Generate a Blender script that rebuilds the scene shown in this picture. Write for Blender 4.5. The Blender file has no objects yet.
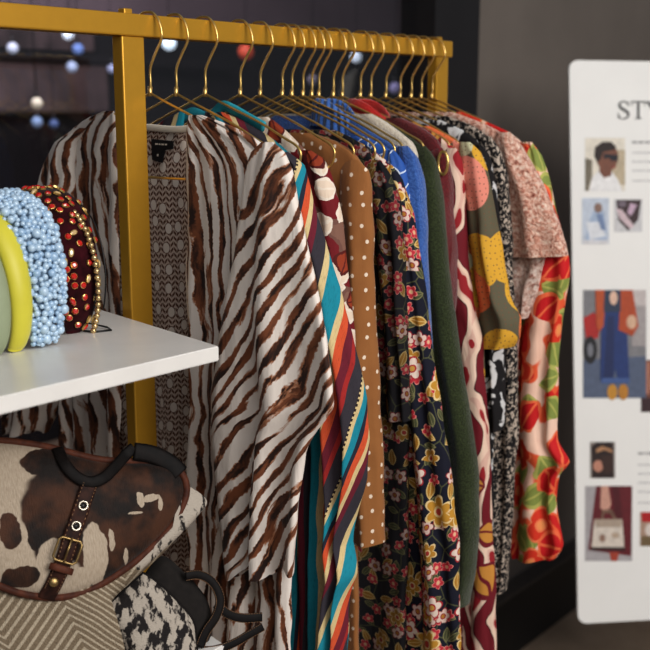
import bpy, bmesh, math, random
from mathutils import Vector, noise as mnoise
R_ = math.radians
rnd = random.Random(7)
SC = bpy.context.scene
COL = SC.collection
PI = math.pi
# ------------------------------------------------------------------ frame of reference
f = 1066.0; p = R_(11.4); H = 1.62
th = R_(40)                              # the rail runs along world Y; the camera looks 40 degrees across it
RT = Vector((math.cos(th), math.sin(th), 0)); HF = Vector((-math.sin(th), math.cos(th), 0)); Z = Vector((0, 0, 1))
CAM = Vector((0, 0, H)); FW = HF*math.cos(p) - Z*math.sin(p); UP = HF*math.sin(p) + Z*math.cos(p)
D = Vector((0, 1, 0)); N = Vector((1, 0, 0))
def RW(x, y, z): return RT*x + HF*y + Z*z          # camera-aligned metres -> world
def ray(x, y): return RT*((x-325)/f) - UP*((y-325)/f) + FW
N0 = CAM + ray(150, 93)*1.33            # twist of the first hanger; D runs along the rail, N across it
NZ = N0.z
def W(t, u, z): return N0 + D*t + N*u + Z*z       # rack coordinates -> world
def uz(px, py, t):
    O = N0 + D*t; r = ray(px, py); P = CAM + r*((O-CAM).dot(D)/r.dot(D))
    return (P-O).dot(N), P.z-NZ
def onz(px, py, z):                                # measured point on a level surface
    r = ray(px, py); return CAM + r*((z-H)/r.z)
def onplane(px, py, O, m):
    r = ray(px, py); return CAM + r*((O-CAM).dot(m)/r.dot(m))
def ut(P): return (P-N0).dot(N), (P-N0).dot(D)
def tat(px):
    lo, hi = -2, 3
    for _ in range(50):
        m = (lo+hi)/2; q = N0 + D*m - CAM
        if 325+f*q.dot(RT)/q.dot(FW) < px: lo = m
        else: hi = m
    return m
# ------------------------------------------------------------------ node language
def srgb(r, g, b):
    c = lambda v: (v/255/12.92 if v/255 <= .04045 else ((v/255+.055)/1.055)**2.4)
    return (c(r), c(g), c(b), 1)
class G:
    def __init__(s, name):
        s.m = bpy.data.materials.new(name); s.m.use_nodes = True
        s.t = s.m.node_tree; s.t.nodes.clear()
        s.out = s.t.nodes.new('ShaderNodeOutputMaterial')
        s.b = s.t.nodes.new('ShaderNodeBsdfPrincipled'); s.t.links.new(s.b.outputs[0], s.out.inputs[0])
        s.b.inputs['Roughness'].default_value = .8
    def n(s, k, **kw):
        x = s.t.nodes.new('ShaderNode'+k)
        for a, v in kw.items(): setattr(x, a, v)
        return x
    def set(s, sock, v):
        if isinstance(v, X): s.t.links.new(v.s, sock)
        elif v is not None: sock.default_value = v
    def math(s, op, a, b=None, c=None):
        x = s.n('Math', operation=op); s.set(x.inputs[0], a)
        if b is not None: s.set(x.inputs[1], b)
        if c is not None: s.set(x.inputs[2], c)
        return X(s, x.outputs[0])
    def vec(s, x, y, z=0.0):
        c = s.n('CombineXYZ'); s.set(c.inputs[0], x); s.set(c.inputs[1], y); s.set(c.inputs[2], z); return X(s, c.outputs[0])
    def sep(s, v):
        c = s.n('SeparateXYZ'); s.set(c.inputs[0], v); return X(s, c.outputs[0]), X(s, c.outputs[1]), X(s, c.outputs[2])
    def vm(s, op, a, b):
        x = s.n('VectorMath', operation=op); s.set(x.inputs[0], a); s.set(x.inputs[1], b); return X(s, x.outputs[0])
    def uv(s, sx=1, sy=1, rot=0, off=(0, 0)):
        u = s.n('UVMap'); m = s.n('Mapping'); s.t.links.new(u.outputs[0], m.inputs[0])
        m.inputs['Scale'].default_value = (sx, sy, 1); m.inputs['Rotation'].default_value = (0, 0, rot); m.inputs['Location'].default_value = (off[0], off[1], 0)
        return X(s, m.outputs[0])
    def obj(s, sc=1):
        u = s.n('TexCoord'); m = s.n('Mapping'); s.t.links.new(u.outputs['Object'], m.inputs[0])
        m.inputs['Scale'].default_value = (sc,)*3 if not isinstance(sc, tuple) else sc
        return X(s, m.outputs[0])
    def noise(s, v, sc=1, det=3, rough=.55, dist=0):
        x = s.n('TexNoise'); s.set(x.inputs['Vector'], v); x.inputs['Scale'].default_value = sc; x.inputs['Detail'].default_value = det
        x.inputs['Roughness'].default_value = rough; x.inputs['Distortion'].default_value = dist
        return X(s, x.outputs[0])
    def ncol(s, v, sc=1, det=2):
        x = s.n('TexNoise'); s.set(x.inputs['Vector'], v); x.inputs['Scale'].default_value = sc; x.inputs['Detail'].default_value = det
        return X(s, x.outputs[1])
    def vor(s, v, sc=1, r=1, feat='F1', dim='2D'):
        x = s.n('TexVoronoi', feature=feat, voronoi_dimensions=dim); s.set(x.inputs['Vector'], v); x.inputs['Scale'].default_value = sc
        x.inputs['Randomness'].default_value = r
        return x
    def mix(s, fac, a, b):
        x = s.n('MixRGB'); s.set(x.inputs[0], fac); s.set(x.inputs[1], a); s.set(x.inputs[2], b); return X(s, x.outputs[0])
    def ramp(s, fac, stops, const=False):
        x = s.n('ValToRGB'); cr = x.color_ramp
        if const: cr.interpolation = 'CONSTANT'
        while len(cr.elements) > 1: cr.elements.remove(cr.elements[-1])
        cr.elements[0].position = stops[0][0]; cr.elements[0].color = stops[0][1]
        for q, c in stops[1:]:
            e = cr.elements.new(q); e.color = c
        s.set(x.inputs[0], fac); return X(s, x.outputs[0])
    def bump(s, h, strength=.4, dist=.004):
        x = s.n('Bump'); x.inputs['Strength'].default_value = strength; x.inputs['Distance'].default_value = dist
        s.set(x.inputs['Height'], h); s.t.links.new(x.outputs[0], s.b.inputs['Normal'])
    def fin(s, col, rough=.85, metal=0, sheen=0, spec=.3):
        s.set(s.b.inputs['Base Color'], col); s.b.inputs['Roughness'].default_value = rough
        s.b.inputs['Metallic'].default_value = metal; s.b.inputs['Specular IOR Level'].default_value = spec
        if sheen: s.b.inputs['Sheen Weight'].default_value = sheen; s.b.inputs['Sheen Roughness'].default_value = .4
        return s.m
class X:
    def __init__(s, g, k): s.g = g; s.s = k
    def __add__(s, o): return s.g.math('ADD', s, o)
    def __sub__(s, o): return s.g.math('SUBTRACT', s, o)
    def __mul__(s, o): return s.g.math('MULTIPLY', s, o)
    def __truediv__(s, o): return s.g.math('DIVIDE', s, o)
    def __lt__(s, o): return s.g.math('LESS_THAN', s, o)
    def __gt__(s, o): return s.g.math('GREATER_THAN', s, o)
    def abs(s): return s.g.math('ABSOLUTE', s)
    def sin(s): return s.g.math('SINE', s)
    def cos(s): return s.g.math('COSINE', s)
    def fract(s): return s.g.math('FRACT', s)
    def sm(s, a, b):      # smoothstep-like
        x = s.g.n('MapRange', interpolation_type='SMOOTHSTEP'); s.g.set(x.inputs[0], s)
        x.inputs[1].default_value = a; x.inputs[2].default_value = b; return X(s.g, x.outputs[0])
def warp(g, v, sc, amt, det=2):
    c = g.ncol(v, sc, det); c = g.vm('SUBTRACT', c, (.5, .5, .5)); c = g.vm('MULTIPLY', c, (amt, amt, 0)); return g.vm('ADD', v, c)
def cells(g, v, sc, rand=.8, off=0.0):
    vv = g.vm('ADD', g.vm('MULTIPLY', v, (sc, sc, 0)), (off, off*1.7, 0))
    vo = g.vor(vv, 1, rand)
    loc = g.vm('SUBTRACT', vv, X(g, vo.outputs['Position'])); x, y, _ = g.sep(loc)
    r1, r2, r3 = g.sep(X(g, vo.outputs['Color']))
    rr = g.math('SQRT', x*x+y*y); an = g.math('ARCTAN2', y, x) + r1*6.28
    return x, y, rr, an, r1, r2, r3
def flower(g, base, v, sc, off, petals, rad, cp, ce, cc, dens=.7, rand=.8):
    x, y, rr, an, r1, r2, r3 = cells(g, v, sc, rand, off)
    pr = ((an*(petals/2)).cos().abs()*.42 + .58)*rad
    on = r2 < dens
    col = g.mix((rr < pr)*on, base, ce)
    col = g.mix((rr < pr*.86)*on, col, cp)
    col = g.mix((rr < rad*.34)*on, col, ce)
    return g.mix((rr < rad*.22)*on, col, cc)
def leaf(g, base, v, sc, off, a, b, c1, c2, dens=.8):
    x, y, rr, an, r1, r2, r3 = cells(g, v, sc, .9, off)
    ca = (r1*6.28).cos(); sa = (r1*6.28).sin()
    lx = x*ca + y*sa; ly = y*ca - x*sa
    q = (lx*lx)*(1/a/a) + (ly.abs()*(1/b))
    on = r2 < dens
    col = g.mix((q < 1)*on, base, c2)
    col = g.mix((q < .72)*on, col, c1)
    return g.mix(((q < .72)*(ly.abs() < b*.08))*on, col, c2)
def wrinkle(g, s=1.0, weave=True, rot=0):
    a = g.noise(g.uv(38, 7, rot), 1, 3, .5, .6) + g.noise(g.uv(150, 50, rot+.3), 1, 2)*.22
    h = a
    if weave: h = a + g.noise(g.uv(600, 600), 1, 1)*.06
    g.bump(h, .55*s, .006)
def plain(name, c, rough=.6, metal=0, var=.08, sc=40, bump=0, sheen=0, spec=.4):
    g = G(name); v = g.noise(g.obj(sc), 1, 4)
    c2 = tuple(min(1, x*(1-var*2.2)) for x in c[:3])+(1,); c3 = tuple(min(1, x*(1+var*1.6)) for x in c[:3])+(1,)
    col = g.ramp(v, [(.3, c2), (.7, c3)])
    if bump: g.bump(v, bump, .002)
    return g.fin(col, rough, metal, sheen, spec)
# ---- fabrics
def m_zebra(name, rot=0.0, dark=1.0, sc=1.0, seed=0):
    g = G(name); v = g.uv(1, 1, rot, (seed, seed*.7))
    w = warp(g, v, 8, .05, 2); w = warp(g, w, 26, .012, 1); w = warp(g, w, 260, .0040, 2)
    x, y, _ = g.sep(w)
    ph = x*(300*sc) + g.noise(g.vm('MULTIPLY', v, (9, 5.5, 1)), 1, 2)*15
    s = ph.sin()
    nz = g.noise(g.vm('MULTIPLY', w, (62, 11, 1)), 1, 3, .62)
    s = s*.8 + (nz - .5)*5.2
    ink = s.sm(.18, .36); rust = s.sm(-.12, .2)
    core = g.noise(g.vm('MULTIPLY', w, (90, 25, 1)), 1, 3)
    brown = g.mix(core.sm(.4, .62), srgb(44*dark, 27*dark, 22*dark), srgb(124*dark, 72*dark, 45*dark))
    cream = g.mix(g.noise(v, 9, 3), srgb(218*dark, 208*dark, 198*dark), srgb(240*dark, 232*dark, 224*dark))
    col = g.mix(rust, cream, srgb(165*dark, 112*dark, 80*dark)); col = g.mix(ink, col, brown)
    wrinkle(g, .9); return g.fin(col, .75, sheen=.1)
def m_crochet():
    g = G('dotted_brown_lace'); v = g.uv()
    x, y, _ = g.sep(v)
    zig = (((x*(1/.0125)).fract() - .5).abs()*1.5 + y*(1/.0075)).fract()
    ln = ((zig-.5).abs() < .27)*((((x*(1/.0125)).fract()-.5).abs() - .25).abs() < .21)
    col = g.mix(ln, srgb(208, 190, 176), srgb(98, 62, 48))
    vo = g.vor(g.vm('MULTIPLY', v, (40, 36, 1)), 1, .5)
    dd = X(g, vo.outputs['Distance'])
    col = g.mix(dd < .29, col, srgb(112, 78, 64)); col = g.mix(dd < .25, col, srgb(226, 216, 206))
    wrinkle(g, .5); return g.fin(col, .9)
def m_serape(name, rot=0.0, off=0.0, period=.105):
    g = G(name); v = g.uv(1, 1, rot); w = warp(g, v, 7, .006, 1); x, y, _ = g.sep(w)
    q = (x*(1/period) + off).fract()
    tq = srgb(28, 138, 158); cr = srgb(214, 192, 142); orr = srgb(208, 88, 52); mr = srgb(112, 34, 50); ch = srgb(58, 54, 62); rd = srgb(165, 46, 44); nv = srgb(40, 44, 60)
    seq = [(0, tq), (.09, cr), (.15, orr), (.225, mr), (.30, rd), (.34, ch), (.45, cr), (.50, tq), (.56, nv), (.60, orr), (.66, cr), (.70, mr), (.76, ch), (.88, cr), (.94, tq)]
    col = g.ramp(q, seq, True)
    dash = (((y*160).fract() > .45) * ((q-.458).abs() < .010)) 
    col = g.mix(dash, col, srgb(40, 30, 34))
    th_ = g.noise(g.vm('MULTIPLY', v, (900, 120, 1)), 1, 2)
    col = g.mix(th_.sm(.5, .8)*.45, col, srgb(30, 26, 28))
    wrinkle(g, .7); return g.fin(col, .9)
def m_leafprint():
    g = G('burgundy_leaf_print'); v = g.uv(); w = warp(g, v, 60, .012, 3)
    col = g.ramp(g.noise(w, 15, 1), [(0, srgb(132, 96, 82)), (.42, srgb(116, 80, 70)), (.47, srgb(116, 24, 32)), (.6, srgb(72, 16, 24))], True)
    x, y, _ = g.sep(v)
    col = leaf(g, col, w, 26, 2.2, .5, .42, srgb(226, 208, 188), srgb(232, 220, 205), .55)
    col = leaf(g, col, w, 22, 6.2, .4, .36, srgb(150, 62, 36), srgb(90, 26, 24), .5)
    wrinkle(g); return g.fin(col, .8)
def m_polka():
    g = G('brown_polka_dot'); v = g.uv(); x, y, _ = g.sep(v)
    vo = g.vor(g.vm('MULTIPLY', v, (52, 46, 1)), 1, .42)
    col = g.mix(g.noise(v, 30, 3), srgb(140, 90, 48), srgb(160, 108, 60))
    col = g.mix(X(g, vo.outputs['Distance']) < .125, col, srgb(232, 216, 196))
    wrinkle(g, .5); return g.fin(col, .85, sheen=.3)
def m_navy(name, off=0., lite=1.0, ground=(24, 26, 42), zs=1.0, big=0):
    g = G(name); v = g.uv(1, 1, 0, (off, off)); w = g.vm('MULTIPLY', warp(g, v, 30, .006, 2), (zs, zs, 1))
    base = srgb(*ground)
    k = lambda r, gg, b: srgb(r*lite, gg*lite, b*lite)
    vo = g.vor(g.vm('MULTIPLY', w, (30, 24, 1)), 1, 1, 'DISTANCE_TO_EDGE')
    col = g.mix(X(g, vo.outputs['Distance']) < .02, base, k(84, 86, 60))
    col = leaf(g, col, w, 40, 1.3+off, .42, .20, k(74, 78, 52), k(128, 124, 84), .6)
    col = leaf(g, col, w, 33, 7.7+off, .42, .20, k(170, 122, 44), k(214, 184, 120), .6)
    col = flower(g, col, w, 46, 3.1+off, 5, .40, k(190, 48, 62), k(226, 140, 130), k(220, 186, 140), .5)
    col = flower(g, col, w, 34, 9.4+off, 5, .38, k(222, 196, 184), k(150, 40, 52), k(176, 120, 50), .36)
    col = flower(g, col, w, 25, 15.4+off, 6, .34, k(178, 128, 46), k(224, 200, 150), k(176, 60, 54), .26)
    if big:
        col = flower(g, col, w, 17, 22.4+off, 5, .26, k(228, 210, 196), k(172, 44, 52), k(196, 150, 70), .6)
        col = flower(g, col, w, 12, 31.4+off, 6, .26, k(192, 142, 52), k(228, 204, 150), k(186, 70, 58), .6)
    wrinkle(g, .8); return g.fin(col, .85)
def m_bluelines():
    g = G('blue_white_line_print'); v = warp(g, g.uv(), 30, .012)
    vo = g.vor(v, 42, 1, 'DISTANCE_TO_EDGE')
    col = g.mix(X(g, vo.outputs['Distance']) < .045, srgb(48, 92, 170), srgb(214, 226, 240))
    wrinkle(g); return g.fin(col, .7)
def m_knit(name, c1, c2, sc=260, rib=0, sheen=.5, bs=.8):
    g = G(name); v = g.uv(); x, y, _ = g.sep(v)
    n1 = g.noise(v, sc, 3, .7); col = g.mix(n1.sm(.3, .7), c1, c2)
    col = g.mix((g.noise(v, 18, 2)-.35)*.7, col, tuple(q*.6 for q in c1[:3])+(1,))
    h = n1
    if rib: h = (x*rib).sin()*.7 + n1*.4
    g.bump(h, bs, .0035); return g.fin(col, .95, sheen=sheen)
def m_redcream():
    g = G('maroon_cream_swirl'); v = warp(g, g.uv(1, .8), 18, .04, 1); x, y, _ = g.sep(v)
    s = (x*125 + (y*40).sin()*2.2).sin() + (g.noise(v, 25, 1)-.5)*2.2
    col = g.ramp(s*.25+.5, [(0, srgb(112, 24, 36)), (.42, srgb(60, 18, 24)), (.46, srgb(226, 198, 178)), (.66, srgb(214, 176, 160)), (.72, srgb(150, 34, 42))], True)
    col = leaf(g, col, v, 15, 3, .4, .3, srgb(196, 138, 62), srgb(112, 24, 36), .22)
    wrinkle(g); return g.fin(col, .8)
def m_fruit():
    g = G('olive_fruit_print'); v = warp(g, g.uv(), 12, .012); 
    x, y, rr, an, r1, r2, r3 = cells(g, v, 14, .75, 4.4)
    cc = g.ramp(r2, [(0, srgb(216, 166, 56)), (.2, srgb(224, 138, 118)), (.3, srgb(216, 166, 56)), (.5, srgb(226, 120, 72)), (.75, srgb(222, 140, 122)), (.88, srgb(198, 196, 160))], True)
    col = g.mix(rr < .56, srgb(98, 92, 72), cc)
    vo = g.vor(v, 120, .5); col = g.mix(X(g, vo.outputs['Distance']) < .12, col, srgb(120, 84, 62))
    wrinkle(g, .6); return g.fin(col, .8)
def m_leopard(name='black_cream_speckle', s=1, hi=(206, 192, 178), th_=.53):
    g = G(name); v = g.uv(1, .8); w = warp(g, v, 90, .004)
    n1 = g.noise(w, 135*s, 2, .5, .8)
    col = g.mix(n1.sm(th_-.02, th_+.03), srgb(26, 24, 26), srgb(*hi))
    wrinkle(g); return g.fin(col, .85)
def m_pinktweed(name='pink_boucle', c1=(218, 160, 138), c2=(248, 222, 204)):
    g = G(name); v = g.uv(); n1 = g.noise(v, 150, 4, .7, .5)
    col = g.ramp(n1, [(.33, srgb(132, 70, 58)), (.47, srgb(*c1)), (.62, srgb(*c2))])
    g.bump(n1, 1, .006); return g.fin(col, .95, sheen=.3)
def m_redfloral():
    g = G('red_green_floral'); v = g.vm('MULTIPLY', warp(g, g.uv(), 22, .016, 2), (1.45, 1.3, 1))
    col = g.mix(g.noise(v, 9, 1), srgb(236, 214, 196), srgb(240, 184, 158))
    n1 = g.noise(v, 14, 1)
    col = g.mix(n1.sm(.5, .54), col, srgb(226, 96, 58)); col = g.mix(n1.sm(.6, .62), col, srgb(200, 34, 32))
    col = leaf(g, col, v, 15, 2.2, .56, .46, srgb(134, 146, 74), srgb(176, 176, 96), .6)
    col = flower(g, col, v, 12, 5.9, 3, .5, srgb(214, 58, 36), srgb(236, 128, 84), srgb(236, 150, 90), .5)
    col = leaf(g, col, v, 13, 12.1, .5, .5, srgb(198, 30, 34), srgb(232, 110, 70), .45)
    wrinkle(g, .7); return g.fin(col, .75)
def _cb(px, py, rx, ry, k=.9): return ((px-100)*.00105, (520-py)*.00105-(px-100)*.00018, rx*.00105, ry*.00105, k)
COW_BROWN = [_cb(6, 531, 11, 17), _cb(31, 538, 10, 13), _cb(25, 524, 4, 11, .5), _cb(12, 577, 22, 11), _cb(48, 462, 26, 13), _cb(55, 508, 8, 22)]
COW_WHITE = [_cb(86, 556, 13, 34, .7), _cb(70, 580, 16, 12, .7), _cb(45, 560, 18, 22, .5), _cb(139, 498, 4, 8, 1.3), _cb(152, 497, 10, 4, 1.5), _cb(161, 503, 3, 8, 1.3), _cb(131, 513, 8, 1.6, .8), _cb(104, 540, 3, 13, .8), _cb(119, 558, 3, 10, .9)]
def m_cow():
    g = G('brown_white_cowhide'); v = g.uv(); w = warp(g, v, 60, .006, 3)
    n1 = g.noise(g.vm('ADD', w, (.43, .21, 0)), 15, 2, .45)
    x, y, _ = g.sep(w)
    hair = g.noise(g.vm('MULTIPLY', v, (700, 160, 1)), 1, 2)
    # big white patch at the left, brown mass to the right with stray flecks
    br = g.mix(g.noise(v, 22, 3).sm(.38, .66), srgb(20, 12, 9), srgb(72, 42, 25))
    wh = g.mix(hair, srgb(146, 130, 110), srgb(196, 182, 164))
    m = (n1*.22 - x - .165).sm(-.006, .006)
    def blob(cx, cy, rx, ry, k=.6):
        q = g.math('SQRT', ((x-cx)*(1/rx))*((x-cx)*(1/rx)) + ((y-cy)*(1/ry))*((y-cy)*(1/ry))) + (n2-.5)*k
        return g.math('SUBTRACT', 1.0, q.sm(.93, 1.0))
    n2 = g.noise(w, 55, 2)
    for bl in COW_BROWN: m = m*(g.math('SUBTRACT', 1.0, blob(*bl)))
    for bl in COW_WHITE: m = g.math('MAXIMUM', m, blob(*bl))
    col = g.mix(m, br, wh); g.bump(hair, .5, .002); return g.fin(col, .7, sheen=.2)
def m_fur(th_=.5, name='black_white_hair'):
    g = G(name); v = g.uv(); w = warp(g, v, 120, .008, 3); hair = g.noise(g.vm('MULTIPLY', v, (260, 900, 1)), 1, 2)
    n1 = g.noise(g.vm('MULTIPLY', w, (95, 48, 1)), 1, 3, .6)
    col = g.mix(n1.sm(th_-.03, th_+.05), srgb(176, 167, 155), srgb(30, 26, 26)); g.bump(hair, .6, .002); return g.fin(col, .8)
def m_woven():
    g = G('beige_woven_stripe'); v = g.uv(); w = warp(g, v, 14, .006, 1); x, y, _ = g.sep(w)
    saw = ((x*7.0+y*2).fract()-.5).abs()*.15
    s = ((y + saw*.9 + x*.15)*110).fract()
    col = g.mix((s < .36), srgb(128, 113, 93), srgb(184, 171, 150))
    k = g.noise(g.vm('MULTIPLY', v, (900, 450, 1)), 1, 1); col = g.mix(k.sm(.5, .75)*.4, col, srgb(80, 66, 52))
    g.bump(k, .9, .003); return g.fin(col, .95)
M = {}
M['gold'] = plain('gold_paint', srgb(204, 154, 50), .36, .5, .015, 60, .03, spec=.5)
M['wire'] = plain('gold_wire', srgb(232, 196, 120), .28, .85, .05, 60)
M['white'] = plain('white_laminate', srgb(226, 224, 220), .3, 0, .02, 20)
M['board'] = plain('white_board', srgb(238, 238, 235), .55, 0, .01, 8)
M['black'] = plain('black_plastic', srgb(26, 25, 26), .4, 0, .1)
M['zebra'] = m_zebra('brown_stripe_print', .06)
M['zebra_sleeve'] = m_zebra('brown_stripe_print_diagonal', R_(40), 1, 1, 1.3)
M['zebra_far'] = m_zebra('brown_stripe_print_far', R_(-12), .95, .9, 2.3)
M['crochet'] = m_crochet(); M['serape'] = m_serape('woven_serape_stripe', R_(3), .50, .16); M['serape_s'] = m_serape('woven_serape_stripe_sleeve', R_(24), .30, .15)
M['leaf'] = m_leafprint(); M['polka'] = m_polka(); M['navyA'] = m_navy('dark_floral', 0., .66, (20, 19, 24), 1.0); M['navyB'] = m_navy('navy_floral', 4.5, .98, (22, 24, 40), .9, 1)
M['bl'] = m_bluelines(); M['blue'] = m_knit('blue_wool', srgb(48, 86, 158), srgb(76, 118, 190)); M['bluerib'] = m_knit('blue_rib', srgb(50, 92, 166), srgb(84, 128, 200), 260, 420)
M['cream'] = m_knit('cream_wool', srgb(206, 194, 176), srgb(232, 224, 208)); M['green'] = m_knit('green_mohair', srgb(30, 38, 20), srgb(66, 76, 44), 330, 0, .35)
M['burg'] = m_knit('burgundy_knit', srgb(84, 24, 30), srgb(124, 40, 44), 300); M['redcream'] = m_redcream(); M['fruit'] = m_fruit(); M['leo'] = m_leopard(s=1.5, hi=(182, 168, 154), th_=.535)
M['brush'] = m_leopard('black_white_brush', .35, (204, 204, 204), .56); M['pink'] = m_pinktweed(); M['rf'] = m_redfloral(); M['redk'] = m_knit('bright_red_knit', srgb(172, 24, 26), srgb(206, 52, 44), 260)
M['lining'] = plain('dark_lining', srgb(34, 26, 26), .9)
M['cow'] = m_cow(); M['fur'] = m_fur(); M['furw'] = m_fur(.56, 'white_flecked_hair'); M['woven'] = m_woven()
def m_leather(name, c, c2):
    g = G(name); v = g.obj(90); n1 = g.noise(v, 1, 4); g.bump(n1, .4, .001); return g.fin(g.ramp(n1, [(.35, c), (.7, c2)]), .6, spec=.14)
M['leather'] = m_leather('dark_brown_leather', srgb(36, 20, 16), srgb(66, 38, 29)); M['leatherb'] =  m_leather('black_leather', srgb(10, 8, 8), srgb(22, 17, 16))
M['piping'] = m_leather('brown_leather_piping', srgb(62, 34, 26), srgb(96, 54, 38)); M['brass'] = plain('aged_brass', srgb(150, 126, 84), .35, .9)
M['steel'] = plain('nickel', srgb(190, 182, 168), .25, .95); M['thread'] = plain('tan_thread', srgb(158, 120, 88), .9)
M['suede'] = plain('charcoal_suede', srgb(28, 24, 22), .95, 0, .15, 120)
M['yellow'] = plain('yellow_satin', srgb(206, 198, 66), .45, 0, .03, 20, sheen=.3); M['sage'] = plain('sage_satin', srgb(150, 160, 130), .6, 0, .03, 20)
M['velvet'] = plain('burgundy_velvet', srgb(48, 8, 16), .9, 0, .35, 60, .6, sheen=.15, spec=.1); M['bluebase'] = plain('pale_blue_felt', srgb(150, 176, 200), .9)
def glassy(name, c, rough=.12, tr=.0, em=0):
    g = G(name); g.fin(c, rough, 0, 0, .8); g.b.inputs['Transmission Weight'].default_value = tr
    g.b.inputs['Coat Weight'].default_value = .4; g.b.inputs['Coat Roughness'].default_value = .1
    v = g.noise(g.obj(120), 1, 2); g.set(g.b.inputs['Base Color'], g.mix(v, tuple(x*.8 for x in c[:3])+(1,), c)); return g.m
M['bead'] = glassy('pale_blue_glass', srgb(186, 212, 234), .25); M['bead2'] = glassy('milky_blue_glass', srgb(162, 194, 224), .3)
M['ruby'] = glassy('red_crystal', srgb(206, 36, 30), .08); M['amber'] = glassy('champagne_crystal', srgb(214, 184, 130), .1); M['pearl'] = plain('gold_pearl', srgb(206, 180, 132), .2, .75)
# ------------------------------------------------------------------ object helpers
def link(o, parent=None):
    COL.objects.link(o)
    if parent is not None: o.parent = parent
    return o
def mesh(name, V, F, mat, parent=None, uvs=None, smooth=True, mats=None, fm=None):
    inv = Vector(parent['_o']) if parent is not None and '_o' in parent else Vector()
    me = bpy.data.meshes.new(name); me.from_pydata([tuple(Vector(v)-inv) for v in V], [], F); me.update()
    for m in (mats or [mat]): me.materials.append(m)
    if uvs:
        L = me.uv_layers.new(name='UVMap')
        for lp in me.loops: L.data[lp.index].uv = uvs[lp.vertex_index]
    for i, pl in enumerate(me.polygons):
        pl.use_smooth = smooth
        if fm: pl.material_index = fm[i]
    o = bpy.data.objects.new(name, me); o['_o'] = tuple(inv); return link(o, parent)
def thing(name, label, cat, group=None, loc=(0, 0, 0)):
    o = bpy.data.objects.new(name, None); o.empty_display_size = .05; link(o); o.location = loc; o['_o'] = tuple(loc)
    o['label'] = label; o['category'] = cat
    if group: o['group'] = group
    return o
def tag(o, label, cat, group=None):
    o['label'] = label; o['category'] = cat
    if group: o['group'] = group
    return o
class MB:
    def __init__(s): s.V = []; s.F = []; s.fm = []; s.uv = []
    def add(s, V, F, k=0, uv=None):
        b = len(s.V); s.V += [Vector(v) for v in V]; s.F += [tuple(b+i for i in q) for q in F]; s.fm += [k]*len(F)
        s.uv += (uv or [(0, 0)]*len(V))
    def box(s, O, A, B, C_, k=0, bev=0):
        # box with corner O and edge vectors A,B,C_, edges optionally chamfered
        if bev <= 0:
            V = [O, O+A, O+A+B, O+B, O+C_, O+A+C_, O+A+B+C_, O+B+C_]
            s.add(V, [(0, 3, 2, 1), (4, 5, 6, 7), (0, 1, 5, 4), (1, 2, 6, 5), (2, 3, 7, 6), (3, 0, 4, 7)], k); return
        bm = bmesh.new(); vs = [bm.verts.new(v) for v in [O, O+A, O+A+B, O+B, O+C_, O+A+C_, O+A+B+C_, O+B+C_]]
        for q in [(0, 3, 2, 1), (4, 5, 6, 7), (0, 1, 5, 4), (1, 2, 6, 5), (2, 3, 7, 6), (3, 0, 4, 7)]: bm.faces.new([vs[i] for i in q])
        bmesh.ops.bevel(bm, geom=bm.edges[:], offset=bev, segments=2, affect='EDGES', profile=.5); bm.verts.index_update()
        s.add([v.co.copy() for v in bm.verts], [tuple(v.index for v in fc.verts) for fc in bm.faces], k); bm.free()
    def tube(s, pts, r, seg=8, k=0, closed=False, flat=None, cap=True):
        pts = [Vector(q) for q in pts]; n_ = len(pts); rs = r if isinstance(r, list) else [r]*n_
        ref = None; V = []; 
        for i, q in enumerate(pts):
            a = pts[(i-1) % n_] if (closed or i > 0) else q; b = pts[(i+1) % n_] if (closed or i < n_-1) else q
            T = (b-a).normalized()
            if ref is None:
                ref = Vector((0, 0, 1)) if abs(T.z) < .9 else Vector((1, 0, 0))
                if flat: ref = Vector(flat[0])
            if flat: ref = Vector(flat[0])
            A = (ref - T*ref.dot(T)).normalized(); B = T.cross(A)
            if not flat: ref = A
            for j in range(seg):
                an = 2*PI*j/seg
                if flat: V.append(q + A*(flat[2]*math.cos(an)) + B*(flat[1]*max(-1, min(1, 1.35*math.sin(an)))))
                else: V.append(q + A*(rs[i]*math.cos(an)) + B*(rs[i]*math.sin(an)))
        F = []
        for i in range(n_ if closed else n_-1):
            i2 = (i+1) % n_
            for j in range(seg): F.append((i*seg+j, i*seg+(j+1) % seg, i2*seg+(j+1) % seg, i2*seg+j))
        if not closed and cap: F.append(tuple(range(seg))[::-1]); F.append(tuple((n_-1)*seg+j for j in range(seg)))
        s.add(V, F, k)
    def ball(s, c, r, k=0, sg=10, rg=6, sq=None):
        V = [c+Vector((0, 0, r))]; 
        for i in range(1, rg):
            for j in range(sg):
                a = PI*i/rg; b = 2*PI*j/sg; V.append(c+Vector((r*math.sin(a)*math.cos(b), r*math.sin(a)*math.sin(b), r*math.cos(a))))
        V.append(c-Vector((0, 0, r))); F = []
        for j in range(sg): F.append((0, 1+j, 1+(j+1) % sg)); F.append((len(V)-1, len(V)-1-sg+(j+1) % sg, len(V)-1-sg+j))
        for i in range(rg-2):
            for j in range(sg):
                a = 1+i*sg; F.append((a+j, a+sg+j, a+sg+(j+1) % sg, a+(j+1) % sg))
        if sq:
            A, B, C_, fa, fb, fc = sq
            V = [c + A*((v-c).x*fa) + B*((v-c).y*fb) + C_*((v-c).z*fc) for v in V]
        s.add(V, F, k)
    def obj(s, name, mat, parent=None, smooth=True):
        mats = mat if isinstance(mat, list) else [mat]
        return mesh(name, s.V, s.F, None, parent, s.uv, smooth, mats, s.fm)
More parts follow.
